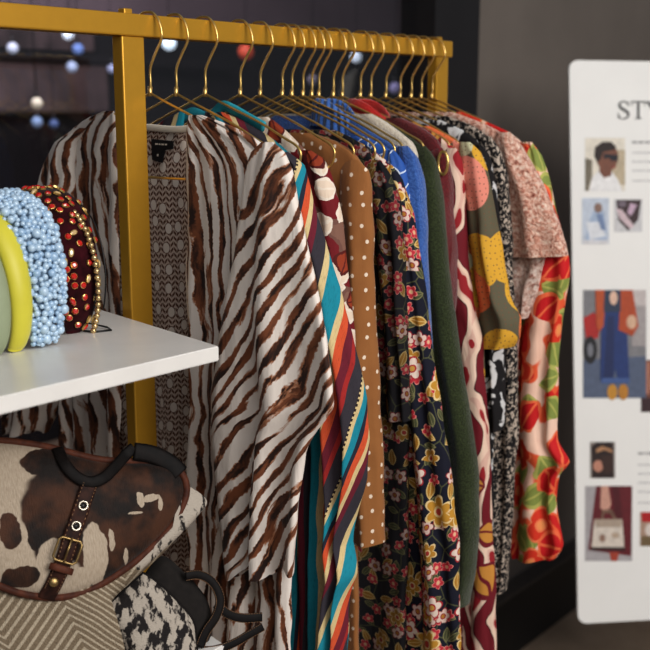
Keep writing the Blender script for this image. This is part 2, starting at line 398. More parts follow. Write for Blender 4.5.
def spline(pts, per=8):
    P = [Vector(q) for q in pts]; out = []
    for i in range(len(P)-1):
        a = P[max(0, i-1)]; b = P[i]; c = P[i+1]; d_ = P[min(len(P)-1, i+2)]
        for k in range(per):
            t = k/per; out.append(.5*((2*b)+(c-a)*t+(2*a-5*b+4*c-d_)*t*t+(3*b-a-3*c+d_)*t**3))
    out.append(P[-1]); return out
# ------------------------------------------------------------------ structure
WU = -.468
def quad_wall(name, u, t0, t1, z0, z1, mat, thick=.05):
    b = MB(); b.box(W(t0, u-thick, z0-NZ), D*(t1-t0), N*thick, Z*(z1-z0)); o = b.obj(name, mat, smooth=False); o['kind'] = 'structure'; return o
def tw(px, u=WU, py=60):
    # distance along the rail where the shopfront line appears at a measured column
    O = N0 + N*u; r = ray(px, py); s_ = (O-CAM).dot(N)/r.dot(N); P = CAM + r*s_; return (P-N0).dot(D), P.z
M['wallp'] = plain('grey_brown_render', srgb(112, 104, 97), .8, 0, .05, 3, .05)
M['col'] = plain('black_metal_frame', srgb(30, 28, 29), .5, 0, .1, 3)
M['skirt'] = plain('black_base', srgb(24, 22, 22), .5, 0, .1, 3)
g = G('grey_brown_paving'); v = g.obj(4); n1 = g.noise(v, 1, 5)
M['floor'] = g.fin(g.ramp(n1, [(.3, srgb(126, 108, 90)), (.7, srgb(160, 140, 120))]), .9)
M['inwall'] = plain('mauve_grey_wall', srgb(128, 112, 118), .9, 0, .1, 1.5)
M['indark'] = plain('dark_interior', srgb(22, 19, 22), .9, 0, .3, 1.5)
tc0, _ = tw(434, WU+.03, 80); tc1, _ = tw(478, WU+.03, 80)
b = MB(); b.box(Vector((-6, -3, -.1)), Vector((12, 0, 0)), Vector((0, 13, 0)), Vector((0, 0, .1))); fl = b.obj('floor', M['floor'], smooth=False); fl['kind'] = 'structure'
quad_wall('wall_right', WU, tc1, 5, .0, 3.2, M['wallp'])
quad_wall('trim_1', WU+.03, tc0, tc1, 0, 3.2, M['col'], .10)
# thin lighter stile between the column and the panel
quad_wall('trim_2', WU+.012, tc1-.012, tc1+.02, .3, 3.2, plain('grey_bead', srgb(58, 54, 54), .5), .02)
zb = onplane(496, 604, N0+N*(WU+.04), N).z
quad_wall('baseboard_right', WU+.04, tc1+.0, 5, 0, zb, M['skirt'], .04)
quad_wall('trim_3', WU+.055, tc1+.0, 5, zb, zb+.012, plain('worn_ledge', srgb(70, 64, 60), .6), .055)
quad_wall('wall_front', WU+.02, -3, tc0, 0, .45, M['skirt'], .07)
# glazing
g = G('window_glass'); gl = g.n('BsdfGlossy'); gl.inputs['Roughness'].default_value = .02; tr = g.n('BsdfTransparent'); mx = g.n('MixShader'); mx.inputs[0].default_value = .06
tr.inputs[0].default_value = (.93, .93, .95, 1); g.t.links.new(tr.outputs[0], mx.inputs[1]); g.t.links.new(gl.outputs[0], mx.inputs[2]); g.t.links.new(mx.outputs[0], g.out.inputs[0]); M['glass'] = g.m
quad_wall('window_1', WU-.02, -3, tc0, .45, 3.2, M['glass'], .006)
# shop interior behind the glass
quad_wall('wall_back', -3.4, -4.5, 7, 0, 3.2, M['inwall'], .05)
for nm, t_ in (('wall_left', -3.05), ('wall_far', 6.0)):
    b = MB(); b.box(W(t_, -3.4, -NZ), D*.05, N*(3.4+WU-.03), Z*3.2); o = b.obj(nm, M['indark'], smooth=False); o['kind'] = 'structure'
b = MB(); b.box(W(-3, -3.4, 3.2-NZ), D*9, N*(3.4+WU), Z*.05); o = b.obj('ceiling', M['indark'], smooth=False); o['kind'] = 'structure'
# ------------------------------------------------------------------ rack
POST_T = tat(129)
rack = thing('clothes_rack', 'gold painted square tube clothes rack carrying the row of hangers', 'clothes rack', loc=W(POST_T, 0, -NZ))
ZT = .0930; ZB = .0665
END_T = tat(437.5)+.010
b = MB(); b.box(W(-.95, -.012, ZB), D*(END_T+.016+.95), N*.024, Z*(ZT-ZB), bev=.002); b.obj('rail', M['gold'], rack, False)
FT = END_T-.012
for t_ in (POST_T, FT, -.93):
    b = MB(); b.box(W(t_-.016, -.0095, .03-NZ), D*.035, N*.019, Z*(NZ+ZB-.03), bev=.0018); b.obj('upright', M['gold'], rack, False)
    b = MB(); b.box(W(t_-.008, -.006, ZT-.001), D*.013, N*.012, Z*.007, bev=.0015); b.obj('end_cap', M['gold'], rack, False)
    b = MB(); b.box(W(t_-.018, -.28, .002-NZ), D*.036, N*.56, Z*.028, bev=.002); b.obj('foot', M['gold'], rack, False)
b = MB(); b.box(W(-.95, -.010, .06-NZ), D*(END_T+.95), N*.02, Z*.028, bev=.002); b.obj('lower_rail', M['gold'], rack, False)
# ------------------------------------------------------------------ shelves
SZ = H-.25
def shelf(nm, zt, label, thick=.0165):
    c1 = onz(219, 346, SZ); u1, t1 = ut(c1); c2 = onz(106, 311, SZ); u2, t2 = ut(c2); 
    k = (t2-t1)/(u2-u1)
    corners = [(u1, t1), (-.06, t1+k*(-.06-u1)), (-.06, -.90), (u1+.002, -.90)]
    bm = bmesh.new(); vs = [bm.verts.new(W(t, u, zt-NZ)) for u, t in corners]; fc = bm.faces.new(vs)
    if fc.normal.z == 0: bm.normal_update()
    ex = bmesh.ops.extrude_face_region(bm, geom=[fc]); 
    for v_ in ex['geom']:
        if isinstance(v_, bmesh.types.BMVert): v_.co.z -= thick
    bmesh.ops.recalc_face_normals(bm, faces=bm.faces[:]); bmesh.ops.bevel(bm, geom=bm.edges[:], offset=.0012, segments=2, affect='EDGES')
    bm.verts.index_update()
    root = thing(nm, label, 'shelf', loc=W(-.5, .08, zt-NZ))
    mesh('shelf_board', [v_.co for v_ in bm.verts], [tuple(v_.index for v_ in q.verts) for q in bm.faces], M['white'], root, smooth=False); bm.free()
    for t_ in (-.20, -.78):
        b = MB(); b.box(W(t_-.008, -.055, zt-NZ-thick-.012), D*.016, N*.25, Z*.012, bev=.001); b.obj('bracket', M['gold'], root, False)
    b = MB(); b.box(W(-.90, -.012, zt-NZ-thick-.024), D*(.90+POST_T-.018), N*.02, Z*.012, bev=.001); b.obj('support_bar', M['gold'], root, False)
shelf('display_shelf', SZ, 'white display shelf holding the row of beaded and padded headbands')
LZ = onplane(224, 645, N0+N*.231, N).z
shelf('lower_shelf', LZ, 'white lower shelf underneath the cowhide shoulder bags')
# ------------------------------------------------------------------ hangers
HX = [150, 176, 205, 240, 260, 281, 286, 299, 307, 315, 333, 342, 360, 369, 385.5, 399, 408, 416, 429.5]
HL = ['striped animal print kimono nearest the post', 'dotted brown lace tunic', 'turquoise and orange striped robe', 'burgundy leaf print blouse', 'brown polka dot top',
      'dark muted floral dress', 'navy dress with red flowers', 'blue shirt with white lines', 'blue ribbed neck sweater', 'cream cardigan', 'dark green fuzzy sweater', 'plain burgundy top',
      'maroon and cream swirl blouse', 'olive fruit print blouse', 'black and white brush print top', 'black and cream speckled jacket', 'pink fuzzy boucle top', 'red and green floral blouse', 'bright red knit at the far end']
HT = [tat(x) for x in HX]
for i_, o_ in ((5, .002), (6, .012), (7, .008), (8, .010), (9, .008), (13, .004), (15, .002), (16, .008), (17, .014), (18, .006)): HT[i_] += o_
def build_hanger():
    h = thing('clothes_hanger', '', 'hanger', 'gold wire hangers on the rail', loc=W(0, 0, 0))
    pts = [(0, 0), (.0015, .012), (.002, .030), (.012, .047), (.0235, .063), (.0245, .074), (.0195, .087), (.010, .0955), (0, .0973), (-.010, .0963), (-.0165, .091), (-.018, .083), (-.018, .073)]
    b = MB(); b.tube(spline([W(0, u, z) for u, z in pts], 5), .0017, 8); b.ball(W(0, -.018, .072), .0027)
    b.obj('hook', M['wire'], h)
    b = MB(); fr = [(0, 0), (.03, -.0115), (.10, -.037), (.140, -.055), (.160, -.064), (.167, -.074), (.163, -.087), (.152, -.095), (.12, -.1025), (0, -.1045)]
    fr = fr + [(-u, z) for u, z in fr[::-1]][1:-1]
    sm_ = spline([W(0, u, z) for u, z in fr+[fr[0]]], 4)[:-1]
    b.tube(sm_, .00165, 8, closed=True); b.obj('shoulder_frame', M['wire'], h)
    b = MB(); b.tube([W(0, 0, -.004), W(0, 0, 0), W(0, .0008, .008)], .0028, 8); b.obj('neck_collar', M['wire'], h)
    return h
proto = build_hanger()
for i, t_ in enumerate(HT):
    if i == 0: o = proto
    else:
        o = proto.copy(); COL.objects.link(o); o.location = W(t_, 0, 0)
        for ch in proto.children:
            c = ch.copy(); COL.objects.link(c); c.parent = o
    o.rotation_euler = (0, 0, 0)
    o['label'] = 'gold wire hanger holding the ' + HL[i]
# ------------------------------------------------------------------ garments
def interp(rows, step=.007):
    # rows: list of tuples, smooth (Catmull-Rom) resample on cumulative length
    out = []
    n_ = len(rows)
    for i in range(n_-1):
        a = rows[max(0, i-1)]; b = rows[i]; c = rows[i+1]; d_ = rows[min(n_-1, i+2)]
        ln = max(abs(c[1]-b[1]), abs(c[3]-b[3]), .25*abs(c[2]-b[2])); k = max(1, int(ln/step))
        for j in range(k):
            t = j/k; t2 = t*t; t3 = t2*t
            sp = [.5*(2*b[q]+(c[q]-a[q])*t+(2*a[q]-5*b[q]+4*c[q]-d_[q])*t2+(3*b[q]-a[q]-3*c[q]+d_[q])*t3) for q in range(4)]
            li = [b[q]+(c[q]-b[q])*t for q in range(4)]
            out.append([.5*x+.5*y for x, y in zip(sp, li)])
    out.append(list(rows[-1])); return out
def pxrows(rows, t):
    r = []
    for y, xl, xr in rows:
        a = uz(xl, y, t); c = uz(xr, y, t); r.append((a[0], a[1], c[0], c[1]))
    return r
def loft(name, rows, t, thk, mat, parent, folds=3, amp=.006, seed=0, top=.3, seg=64, tdrift=0, side=1, hem=0, grow=1.0, uvo=(0, 0), bx=.8):
    R = interp(rows); V = []; UV = []; F = []; n_ = len(R); L = 0; rg = random.Random(seed*31+5)
    ph = [rg.uniform(0, 6.28) for _ in range(4)]; fr = [folds*rg.uniform(.9, 1.1), folds*1.9, folds*.5]
    z0 = .5*(R[0][1]+R[0][3]); zN = .5*(R[-1][1]+R[-1][3]); tot = max(.02, z0-zN); pc = None
    for i, (ul, zl, ur, zr) in enumerate(R):
        c = Vector((.5*(ul+ur), .5*(zl+zr), 0)); 
        if pc is not None: L += (c-pc).length
        pc = c; fz = min(1, max(0, (z0-c.y)/tot)); w = math.hypot(ur-ul, zr-zl)
        tk = thk*min(1, top+(1-top)*min(1, (L/.05))**.6)
        A = amp*min(1, .12+fz*1.6*grow); ring_ = []
        for j in range(seg):
            a = 2*PI*j/seg; ca = math.cos(a); sa = math.sin(a)
            x = math.copysign(abs(ca)**.85, ca); fx = .5+.5*x
            wob = mnoise.noise(Vector((seed*3.1+fz*2.3, fx*1.5, seed)))
            s1 = math.sin(2*PI*fr[0]*fx+ph[0]+1.8*wob); s1 = s1*(.65+.35*abs(s1))
            fd = A*(s1+.35*math.sin(2*PI*fr[1]*fx+ph[1]+3*wob)+.5*math.sin(2*PI*fr[2]*fx+ph[2]+fz*2))*(1-.45*abs(x)**6)
            fd += .0025*mnoise.noise(Vector((fx*w*50+seed, L*26, seed*2.)))+.006*fz*mnoise.noise(Vector((fx*w*14+seed, L*7, seed*4.)))
            edge = .0035*mnoise.noise(Vector((seed+x*2, L*16, 3)))*abs(x)
            v_ = t + tdrift*fz + tk*math.copysign(abs(sa)**bx, sa) + fd
            uu = ul+(ur-ul)*fx+edge; zz = zl+(zr-zl)*fx
            if hem and i == n_-1: zz += hem*math.sin(2*PI*fr[0]*fx+ph[0])
            ring_.append((uu, v_, zz))
        arc = [0]*seg; jf = (3*seg)//4
        for stp in (1, -1):
            acc = 0; j = jf
            for _ in range(seg//2 - (1 if stp < 0 else 0)):
                j2 = (j+stp) % seg; acc += math.hypot(ring_[j2][0]-ring_[j][0], ring_[j2][1]-ring_[j][1]); arc[j2] = acc*stp; j = j2
        for j in range(seg):
            uu, v_, zz = ring_[j]; V.append(W(v_, uu*side, zz)); UV.append((arc[j]+uvo[0], -L+uvo[1]))
    for i in range(n_-1):
        for j in range(seg):
            F.append((i*seg+j, i*seg+(j+1) % seg, (i+1)*seg+(j+1) % seg, (i+1)*seg+j))
    return mesh(name, V, F, mat, parent, UV)
def mirror_body(rows_px, t):
    r = []
    for y, xr in rows_px:
        u, z = uz(xr, y, t); r.append((-u*.96, z, u, z))
    return r
def garment(name, label, cat, t, body, sleeve, mat, thk=.013, sthk=.016, smat=None, folds=4, amp=.006, sf=2, samp=.005, st=-.004, seed=1, far=True, collar=None, sdrift=0):
    root = thing(name, label, cat, 'garments hanging on the gold rack', loc=W(t, 0, -.03))
    loft('body', mirror_body(body, t), t, thk, mat, root, folds, amp, seed, top=.55, bx=.5)
    if sleeve:
        rs = pxrows(sleeve, t+st)
        loft('sleeve', rs, t+st, sthk, smat or mat, root, sf, samp, seed+50, top=.12, seg=48, tdrift=sdrift)
        if far: loft('sleeve', rs, t+st, sthk, smat or mat, root, sf, samp, seed+70, top=.12, seg=48, side=-1)
    if collar:
        # a standing ring of fabric round the neck
        w, h, z, m_ = collar[:4]; uc_ = collar[4] if len(collar) > 4 else 0; b = MB(); V = []; UV = []; F = []; sg = 40
        prof = [(1.08, -.012), (1.0, 0), (.97, h*.5), (.93, h), (.86, h*1.04), (.80, h*.9), (.80, h*.3), (.84, -.008)]
        for k, (q, dz) in enumerate(prof):
            for j in range(sg):
                a = 2*PI*j/sg; V.append(W(t+.019*q*math.sin(a), uc_+w*q*math.cos(a), z+dz-.3*w*math.cos(a) - .012*abs(math.cos(a))**2)); UV.append((j/sg*.3, dz))
        for k in range(len(prof)-1):
            for j in range(sg): F.append((k*sg+j, k*sg+(j+1) % sg, (k+1)*sg+(j+1) % sg, (k+1)*sg+j))
        mesh('collar', V, F, m_, root, UV)
    return root
# 1 striped kimono: open front, two panels and wide sleeves
T = HT[0]
k1 = thing('kimono', 'cream open kimono with brown tiger stripes hanging nearest the post', 'kimono', 'garments hanging on the gold rack', loc=W(T, 0, -.03))
loft('front_panel', pxrows([(115, 190, 202), (122, 188, 222), (135, 187, 250), (150, 187, 272), (165, 187, 287), (200, 187, 292), (300, 187, 298), (400, 188, 300), (500, 189, 298), (600, 192, 294), (720, 196, 292)], T-.006), T-.006, .009, M['zebra'], k1, 4.6, .0085, 3)
loft('sleeve', pxrows([(142, 262, 272), (152, 252, 283), (170, 247, 290), (200, 244, 295), (250, 237, 306), (300, 228, 317), (350, 219, 327), (392, 213, 335), (408, 213, 336), (430, 215, 318), (452, 217, 308), (500, 223, 302), (545, 228, 298), (572, 232, 293)], T-.035), T-.035, .013, M['zebra_sleeve'], k1, 1.9, .009, 4, top=.2, hem=.007)
loft('front_panel', pxrows([(111, 104, 114), (116, 92, 115), (128, 74, 116), (150, 58, 117), (180, 54, 119), (300, 55, 120), (400, 58, 120), (720, 66, 124)], T), T, .009, M['zebra_far'], k1, 3.6, .008, 5)
loft('sleeve', pxrows([(128, 76, 86), (142, 58, 76), (165, 46, 74), (200, 39, 76), (300, 20, 74), (380, 8, 66), (405, 4, 58), (432, 6, 42)], T-.012), T-.012, .013, M['zebra_far'], k1, 2, .008, 6, top=.2, hem=.004)
# 2 dotted tunic
T = HT[1]
k2 = thing('tunic', 'cream tunic with brown lace pattern and pale dots, seen inside the kimono', 'tunic', 'garments hanging on the gold rack', loc=W(T, 0, -.03))
loft('body', pxrows([(128, 132, 194), (140, 105, 215), (165, 85, 235), (200, 88, 232), (300, 92, 236), (450, 98, 240), (720, 108, 246)], T), T, .010, M['crochet'], k2, 5, .004, 8, top=.9)
pts = [W(T-.013, *uz(x, y, T-.013)) for x, y in [(136, 127), (150, 127.5), (165, 129), (180, 129.5), (194, 128)]]
b = MB(); b.tube(spline(pts, 5), .003, 8, flat=(tuple(Z), .0015, .0045)); b.obj('neckband', M['cream'], k2)
b = MB()
def pq(px, py, t): return W(t, *uz(px, py, t))
tt = T-.0175
b.add([pq(151, 139, tt), pq(173, 141, tt), pq(173, 149, tt), pq(165, 150, tt), pq(162, 163, tt-.001), pq(152, 160, tt-.001)], [(0, 5, 4, 3, 2, 1)])
bt = b.obj('brand_label', M['black'], k2, False); bt['label'] = 'black sewn-in neck label'
sol = bt.modifiers.new('s', 'SOLIDIFY'); sol.thickness = .0012
b = MB()
for x0, x1, yy in ((155, 158, 144.2), (158.8, 160.5, 144.4), (161.3, 164, 144.5), (164.8, 167, 144.7)):
    b.add([pq(x0, yy-1, tt-.0016), pq(x1, yy-.9, tt-.0016), pq(x1, yy+.7, tt-.0016), pq(x0, yy+.6, tt-.0016)], [(0, 3, 2, 1)])
b.add([pq(157, 154, tt-.0026), pq(158.6, 154, tt-.0026), pq(158.4, 156.4, tt-.0026), pq(156.8, 156.2, tt-.0026)], [(0, 3, 2, 1)])
b.obj('label_lettering', M['cream'], k2, False)
# 3 serape robe
T = HT[2]
k3 = thing('robe', 'woven robe in turquoise, orange, maroon, cream and charcoal stripes', 'robe', 'garments hanging on the gold rack', loc=W(T, 0, -.03))
loft('front_panel', pxrows([(112, 206, 222), (120, 205, 240), (135, 205, 265), (152, 205, 288), (170, 206, 302), (200, 215, 306), (300, 240, 318), (400, 262, 330), (500, 280, 328), (600, 288, 326), (720, 290, 324)], T), T, .011, M['serape'], k3, 3.5, .009, 13)
loft('sleeve', pxrows([(152, 276, 288), (165, 284, 302), (185, 288, 307), (220, 294, 315), (260, 298, 328), (300, 303, 339), (350, 310, 352), (400, 319, 361), (440, 325, 363), (480, 329, 361), (510, 333, 353), (545, 333, 346), (575, 335, 352), (600, 331, 347), (720, 322, 340)], T-.012), T-.012, .016, M['serape_s'], k3, 1.5, .009, 14, top=.2)
loft('front_panel', [(-.20, -.08, -.04, -.02), (-.21, -.12, -.05, -.1), (-.2, -.5, -.05, -.5), (-.2, -.68, -.05, -.68)], T, .011, M['serape'], k3, 3, .006, 15)
loft('sleeve', [(-.22, -.07, -.17, -.07), (-.26, -.2, -.17, -.2), (-.28, -.40, -.19, -.40), (-.25, -.55, -.2, -.55)], T-.004, .014, M['serape_s'], k3, 1.5, .006, 16, top=.2)
b = MB(); b.tube(spline([W(T+.006, u, z) for u, z in [(-.05, -.030), (-.03, -.024), (0, -.030), (.025, -.016), (.045, -.020), (.07, -.030), (.10, -.042)]], 5), .004, 8, flat=(tuple(Z), .0025, .007)); b.obj('collar', plain('turquoise_band', srgb(40, 150, 168), .9), k3)
# the rest
garment('blouse', 'mauve brown blouse printed with white leaves and burgundy flowers', 'blouse', HT[3],
        [(117, 268), (130, 285), (150, 305), (165, 318), (200, 322), (400, 325), (720, 322)],
        [(150, 298, 310), (158, 298, 321), (175, 300, 329), (200, 303, 336), (250, 310, 343), (300, 320, 349), (350, 330, 353), (400, 334, 357), (450, 334, 356)], M['leaf'], seed=21)
garment('top', 'caramel brown mock neck top with small white polka dots', 'top', HT[4],
        [(133, 312), (141, 335), (150, 350), (165, 362), (200, 362), (300, 358), (450, 357), (600, 357), (720, 357)],
        [(160, 344, 358), (170, 341, 367), (190, 341, 370), (230, 345, 372), (300, 349, 374), (350, 351, 377), (400, 352, 380), (450, 354, 382), (500, 357, 384), (530, 360, 385), (541, 361, 386)], M['polka'], seed=22, sf=1.2, samp=.005, sdrift=-.01)
garment('dress', 'dark dress with muted pink and gold flowers hanging behind the polka dot top', 'dress', HT[5],
        [(130, 335), (138, 352), (150, 368), (170, 382), (200, 392), (260, 402), (350, 407), (500, 408), (720, 405)],
        [(160, 368, 380), (175, 366, 391), (200, 370, 399), (250, 378, 404), (300, 384, 408), (360, 388, 410), (420, 388, 411)], M['navyA'], seed=23, sf=1.5)
garment('dress', 'navy dress embroidered with red and white flowers and gold leaves', 'dress', HT[6],
        [(136, 345), (145, 365), (160, 385), (180, 396), (220, 402), (300, 412), (400, 418), (500, 424), (720, 430)],
        [(165, 383, 392), (180, 383, 402), (210, 388, 410), (240, 392, 416), (270, 397, 421), (300, 400, 425), (350, 404, 431), (400, 408, 438), (450, 412, 446), (500, 416, 452), (550, 419, 457), (600, 421, 458), (720, 424, 459)], M['navyB'], seed=24, sf=1.6, samp=.006)
garment('shirt', 'cobalt blue shirt with fine white lines, only its shoulder showing', 'shirt', HT[7],
        [(136, 362), (145, 384), (158, 395), (180, 402), (250, 405), (400, 405), (720, 405)],
        [(150, 386, 394), (162, 385, 402), (190, 387, 408), (230, 392, 411), (270, 395, 412)], M['bl'], seed=25)
garment('sweater', 'cornflower blue sweater with a thick ribbed collar', 'sweater', HT[8],
        [(116, 352), (124, 362), (134, 378), (146, 396), (160, 408), (200, 412), (350, 412), (650, 412)],
        [(146, 398, 408), (158, 400, 417), (180, 402, 422), (220, 406, 425), (280, 409, 427), (340, 412, 428), (400, 414, 430), (470, 414, 430)], M['blue'], seed=26, collar=(.040, .026, -.034, M['bluerib'], .042))
garment('cardigan', 'cream cardigan whose thick shoulder edge shows above the green sweater', 'cardigan', HT[9],
        [(114, 372), (122, 385), (132, 399), (142, 411), (155, 416), (200, 418), (400, 418), (650, 418)],
        None, M['cream'], seed=27)
garment('sweater', 'dark forest green fuzzy sweater with a long hanging sleeve', 'sweater', HT[10],
        [(119, 378), (128, 398), (140, 415), (152, 428), (170, 434), (200, 436), (300, 444), (400, 452), (500, 456), (620, 456)],
        [(146, 410, 425), (160, 406, 434), (190, 410, 440), (240, 414, 445), (300, 420, 451), (350, 425, 459), (400, 430, 467), (450, 437, 474), (500, 444, 479), (540, 448, 479), (580, 449, 474), (605, 452, 468)], M['green'], seed=28, sthk=.02, sf=1, samp=.004)
o12 = garment('top', 'plain burgundy knit top with a gold ring at the shoulder', 'top', HT[11],
        [(118, 402), (128, 422), (140, 436), (155, 443), (200, 446), (400, 450), (620, 450)],
        [(148, 430, 442), (160, 430, 447), (190, 433, 450), (250, 436, 452), (330, 440, 452)], M['burg'], seed=29, collar=(.042, .022, -.030, M['redk'], .05))
def ring(c, r, rr, A, B, n_=20): return [c + A*(r*math.cos(2*PI*i/n_)) + B*(rr*math.sin(2*PI*i/n_)) for i in range(n_)]
tt = HT[11]-.016; b = MB(); b.tube(ring(pq(443, 163, tt), .008, .016, N, Z), .0022, 8, closed=True); ro = b.obj('shoulder_ring', M['wire'], o12); ro['label'] = 'polished gold ring'
garment('blouse', 'maroon and cream swirl print blouse with long sleeves', 'blouse', HT[12],
        [(122, 415), (134, 436), (146, 450), (160, 457), (200, 459), (300, 464), (450, 474), (550, 482), (720, 486)],
        [(148, 444, 456), (160, 442, 461), (200, 445, 464), (250, 448, 467), (300, 451, 471), (335, 454, 479), (350, 460, 481), (400, 466, 484), (450, 469, 488), (500, 470, 489), (550, 467, 491), (600, 460, 493), (720, 456, 495)], M['redcream'], seed=30, sf=1.2)
rt = garment('blouse', 'olive blouse printed with pink, yellow and orange fruit shapes', 'blouse', HT[13],
        [(126, 430), (136, 450), (146, 464), (160, 474), (200, 478), (300, 484), (450, 486), (560, 486)],
        [(142, 460, 470), (152, 461, 480), (170, 463, 487), (200, 467, 492), (250, 474, 501), (295, 480, 508), (318, 481, 519), (338, 482, 518), (347, 483, 512)], M['fruit'], seed=31, sf=1, sthk=.02)
garment('top', 'black top with loose white brushed marks on the shoulder', 'top', HT[14],
        [(120, 440), (130, 462), (140, 476), (155, 484), (200, 486), (400, 492), (560, 492)],
        [(145, 470, 482), (160, 470, 490), (220, 476, 498), (320, 480, 504), (430, 480, 502)], M['brush'], seed=32)
garment('jacket', 'black and cream speckled jacket with a long narrow sleeve', 'jacket', HT[15],
        [(116, 447), (124, 468), (134, 484), (148, 494), (165, 500), (250, 502), (400, 506), (560, 503)],
        [(136, 480, 490), (150, 481, 500), (175, 483, 506), (220, 486, 510), (300, 489, 514), (350, 488, 518), (400, 487, 518), (450, 487, 517), (500, 488, 513), (550, 490, 509), (592, 494, 504)], M['leo'], seed=33, sf=1.2)
garment('top', 'pink fuzzy boucle top with wide short sleeves', 'top', HT[16],
        [(112, 452), (120, 475), (130, 497), (142, 512), (160, 520), (220, 522), (300, 520), (420, 516)],
        [(132, 497, 510), (145, 497, 520), (165, 499, 531), (190, 503, 543), (220, 508, 555), (245, 511, 564), (256, 512, 566)], M['pink'], seed=34, sf=1.2, sthk=.022, folds=4)
loft('inner_sleeve', pxrows([(244, 512, 548), (258, 509, 545), (290, 511, 538), (318, 513, 528)], HT[16]-.003), HT[16]-.003, .012, m_pinktweed('pale_pink_lining', (214, 178, 162), (240, 224, 214)), [o for o in bpy.data.objects if o.get('label', '').startswith('pink fuzzy')][0], 1.5, .004, 90)
garment('blouse', 'red, orange and green floral blouse with a flounced sleeve, furthest clear garment', 'blouse', HT[17],
        [(112, 462), (122, 486), (132, 508), (144, 523), (160, 530), (250, 540), (400, 545), (470, 543), (550, 540), (556, 540)],
        [(142, 520, 532), (155, 522, 541), (180, 528, 548), (215, 535, 556), (250, 532, 567), (270, 524, 569), (300, 518, 566), (340, 516, 560), (400, 515, 558), (440, 515, 558), (462, 515, 570), (475, 515, 560), (500, 514, 556), (545, 512, 562), (558, 513, 556)], M['rf'], seed=35, sf=1.6, samp=.008, sthk=.022)
garment('sweater', 'bright red knit on the last hanger, only its neck showing', 'sweater', HT[18],
        [(112, 455), (120, 470), (130, 486), (142, 500), (160, 515), (250, 530), (400, 526)], None, M['redk'], seed=36)
# ------------------------------------------------------------------ headbands on the shelf
def arch_pt(uc, t, a, hgt, ph, out=0.0, w=0.0):
    # ellipse from -36 to 216 degrees whose ends touch the shelf
    s0 = math.sin(R_(-36)); bb = (hgt)/(1-s0); zc = SZ-NZ + bb*(-s0)
    return W(t+w, uc+(a+out)*math.cos(ph), zc+(bb+out)*math.sin(ph))
PH0, PH1 = R_(-36), R_(216)
def leg(px, py, a):
    u, t = ut(onz(px, py, SZ)); return u-a*math.cos(R_(-36)), t
def band(nm, label, px, py, a, hgt, width, thick, mat, taper=.35, pad=False, lab2=None):
    uc, t = leg(px, py, a); root = thing(nm, label, 'headband', 'headbands on the white shelf', loc=W(t, uc, SZ-NZ))
    n_ = 64; sg = 16; V = []; F = []; UV = []
    for i in range(n_+1):
        ph = PH0+(PH1-PH0)*i/n_; k = math.sin(PI*i/n_)**.55; ww = width*(taper+(1-taper)*k); tk = thick*(.5+.5*k)
        for j in range(sg):
            an = 2*PI*j/sg; o_ = tk*(math.sin(an)) if pad else tk*(.5+.5*math.sin(an))
            V.append(arch_pt(uc, t, a, hgt, ph, o_+(tk if pad else 0), .5*ww*math.cos(an))); UV.append((i*.01, j*.004))
    for i in range(n_):
        for j in range(sg): F.append((i*sg+j, i*sg+(j+1) % sg, (i+1)*sg+(j+1) % sg, (i+1)*sg+j))
    F.append(tuple(range(sg))); F.append(tuple(n_*sg+j for j in range(sg)))
    mn = min((v_.z for v_ in V)); dz = SZ+.0005-mn
    V = [v_+Z*(dz*max(0, 1-(v_.z-mn)/.03)) for v_ in V]
    mesh('band', V, F, mat, root, UV)
    return root, uc, t
band('headband', 'pale sage padded headband at the left end of the shelf', -8, 356, .064, .122, .028, .009, M['sage'], .6, True)
band('headband', 'smooth yellow padded headband beside the blue beaded one', 13, 351, .062, .134, .030, .010, M['yellow'], .6, True)
hb, uc, t = band('headband', 'light blue headband covered in glass beads', 40, 346, .064, .148, .044, .006, M['bluebase'], .4)
cands = []
rb = random.Random(3); pts_ = []
tries = 0
while tries < 26000 and len(pts_) < 1000:
    tries += 1
    i = rb.random(); ph = PH0+.04+(PH1-PH0-.08)*i; k = math.sin(PI*i)**.55; ww = .058*(.38+.62*k); w = rb.uniform(-.5, .5)*ww
    r = rb.choice([.0028, .0034, .0038, .0044, .0056]); o_ = .006+.010*k*math.sqrt(max(0, 1-(2*w/ww)**2))
    P = arch_pt(uc, t, .064, .148, ph, o_, w)
    if P.z-r < SZ+.0008: continue
    if all((P-q).length > (r+s)*.74 for q, s in pts_): pts_.append((P, r))
view = lambda P: ((P-W(t, uc, SZ-NZ+.06)).normalized().dot((CAM-P).normalized()))
def onscreen(P):
    q = P-CAM; return 325+f*q.dot(RT)/q.dot(FW) > -2
order = sorted(range(len(pts_)), key=lambda i: -(view(pts_[i][0])+(2 if onscreen(pts_[i][0]) else 0)))
near = order[:100]; rest = order[100:]
for i in near:
    b = MB(); b.ball(pts_[i][0], pts_[i][1], sg=14, rg=9); b.obj('bead', M['bead'] if rb.random() < .7 else M['bead2'], hb)
b = MB()
for i in rest: b.ball(pts_[i][0], pts_[i][1], k=(0 if rb.random() < .7 else 1), sg=10, rg=7)
so = b.obj('bead', [M['bead'], M['bead2']], hb); so['kind'] = 'stuff'
hb, uc, t = band('headband', 'burgundy velvet headband studded with red and champagne crystals', 73, 333, .066, .150, .066, .012, M['velvet'], .35)
pts_ = []; tries = 0
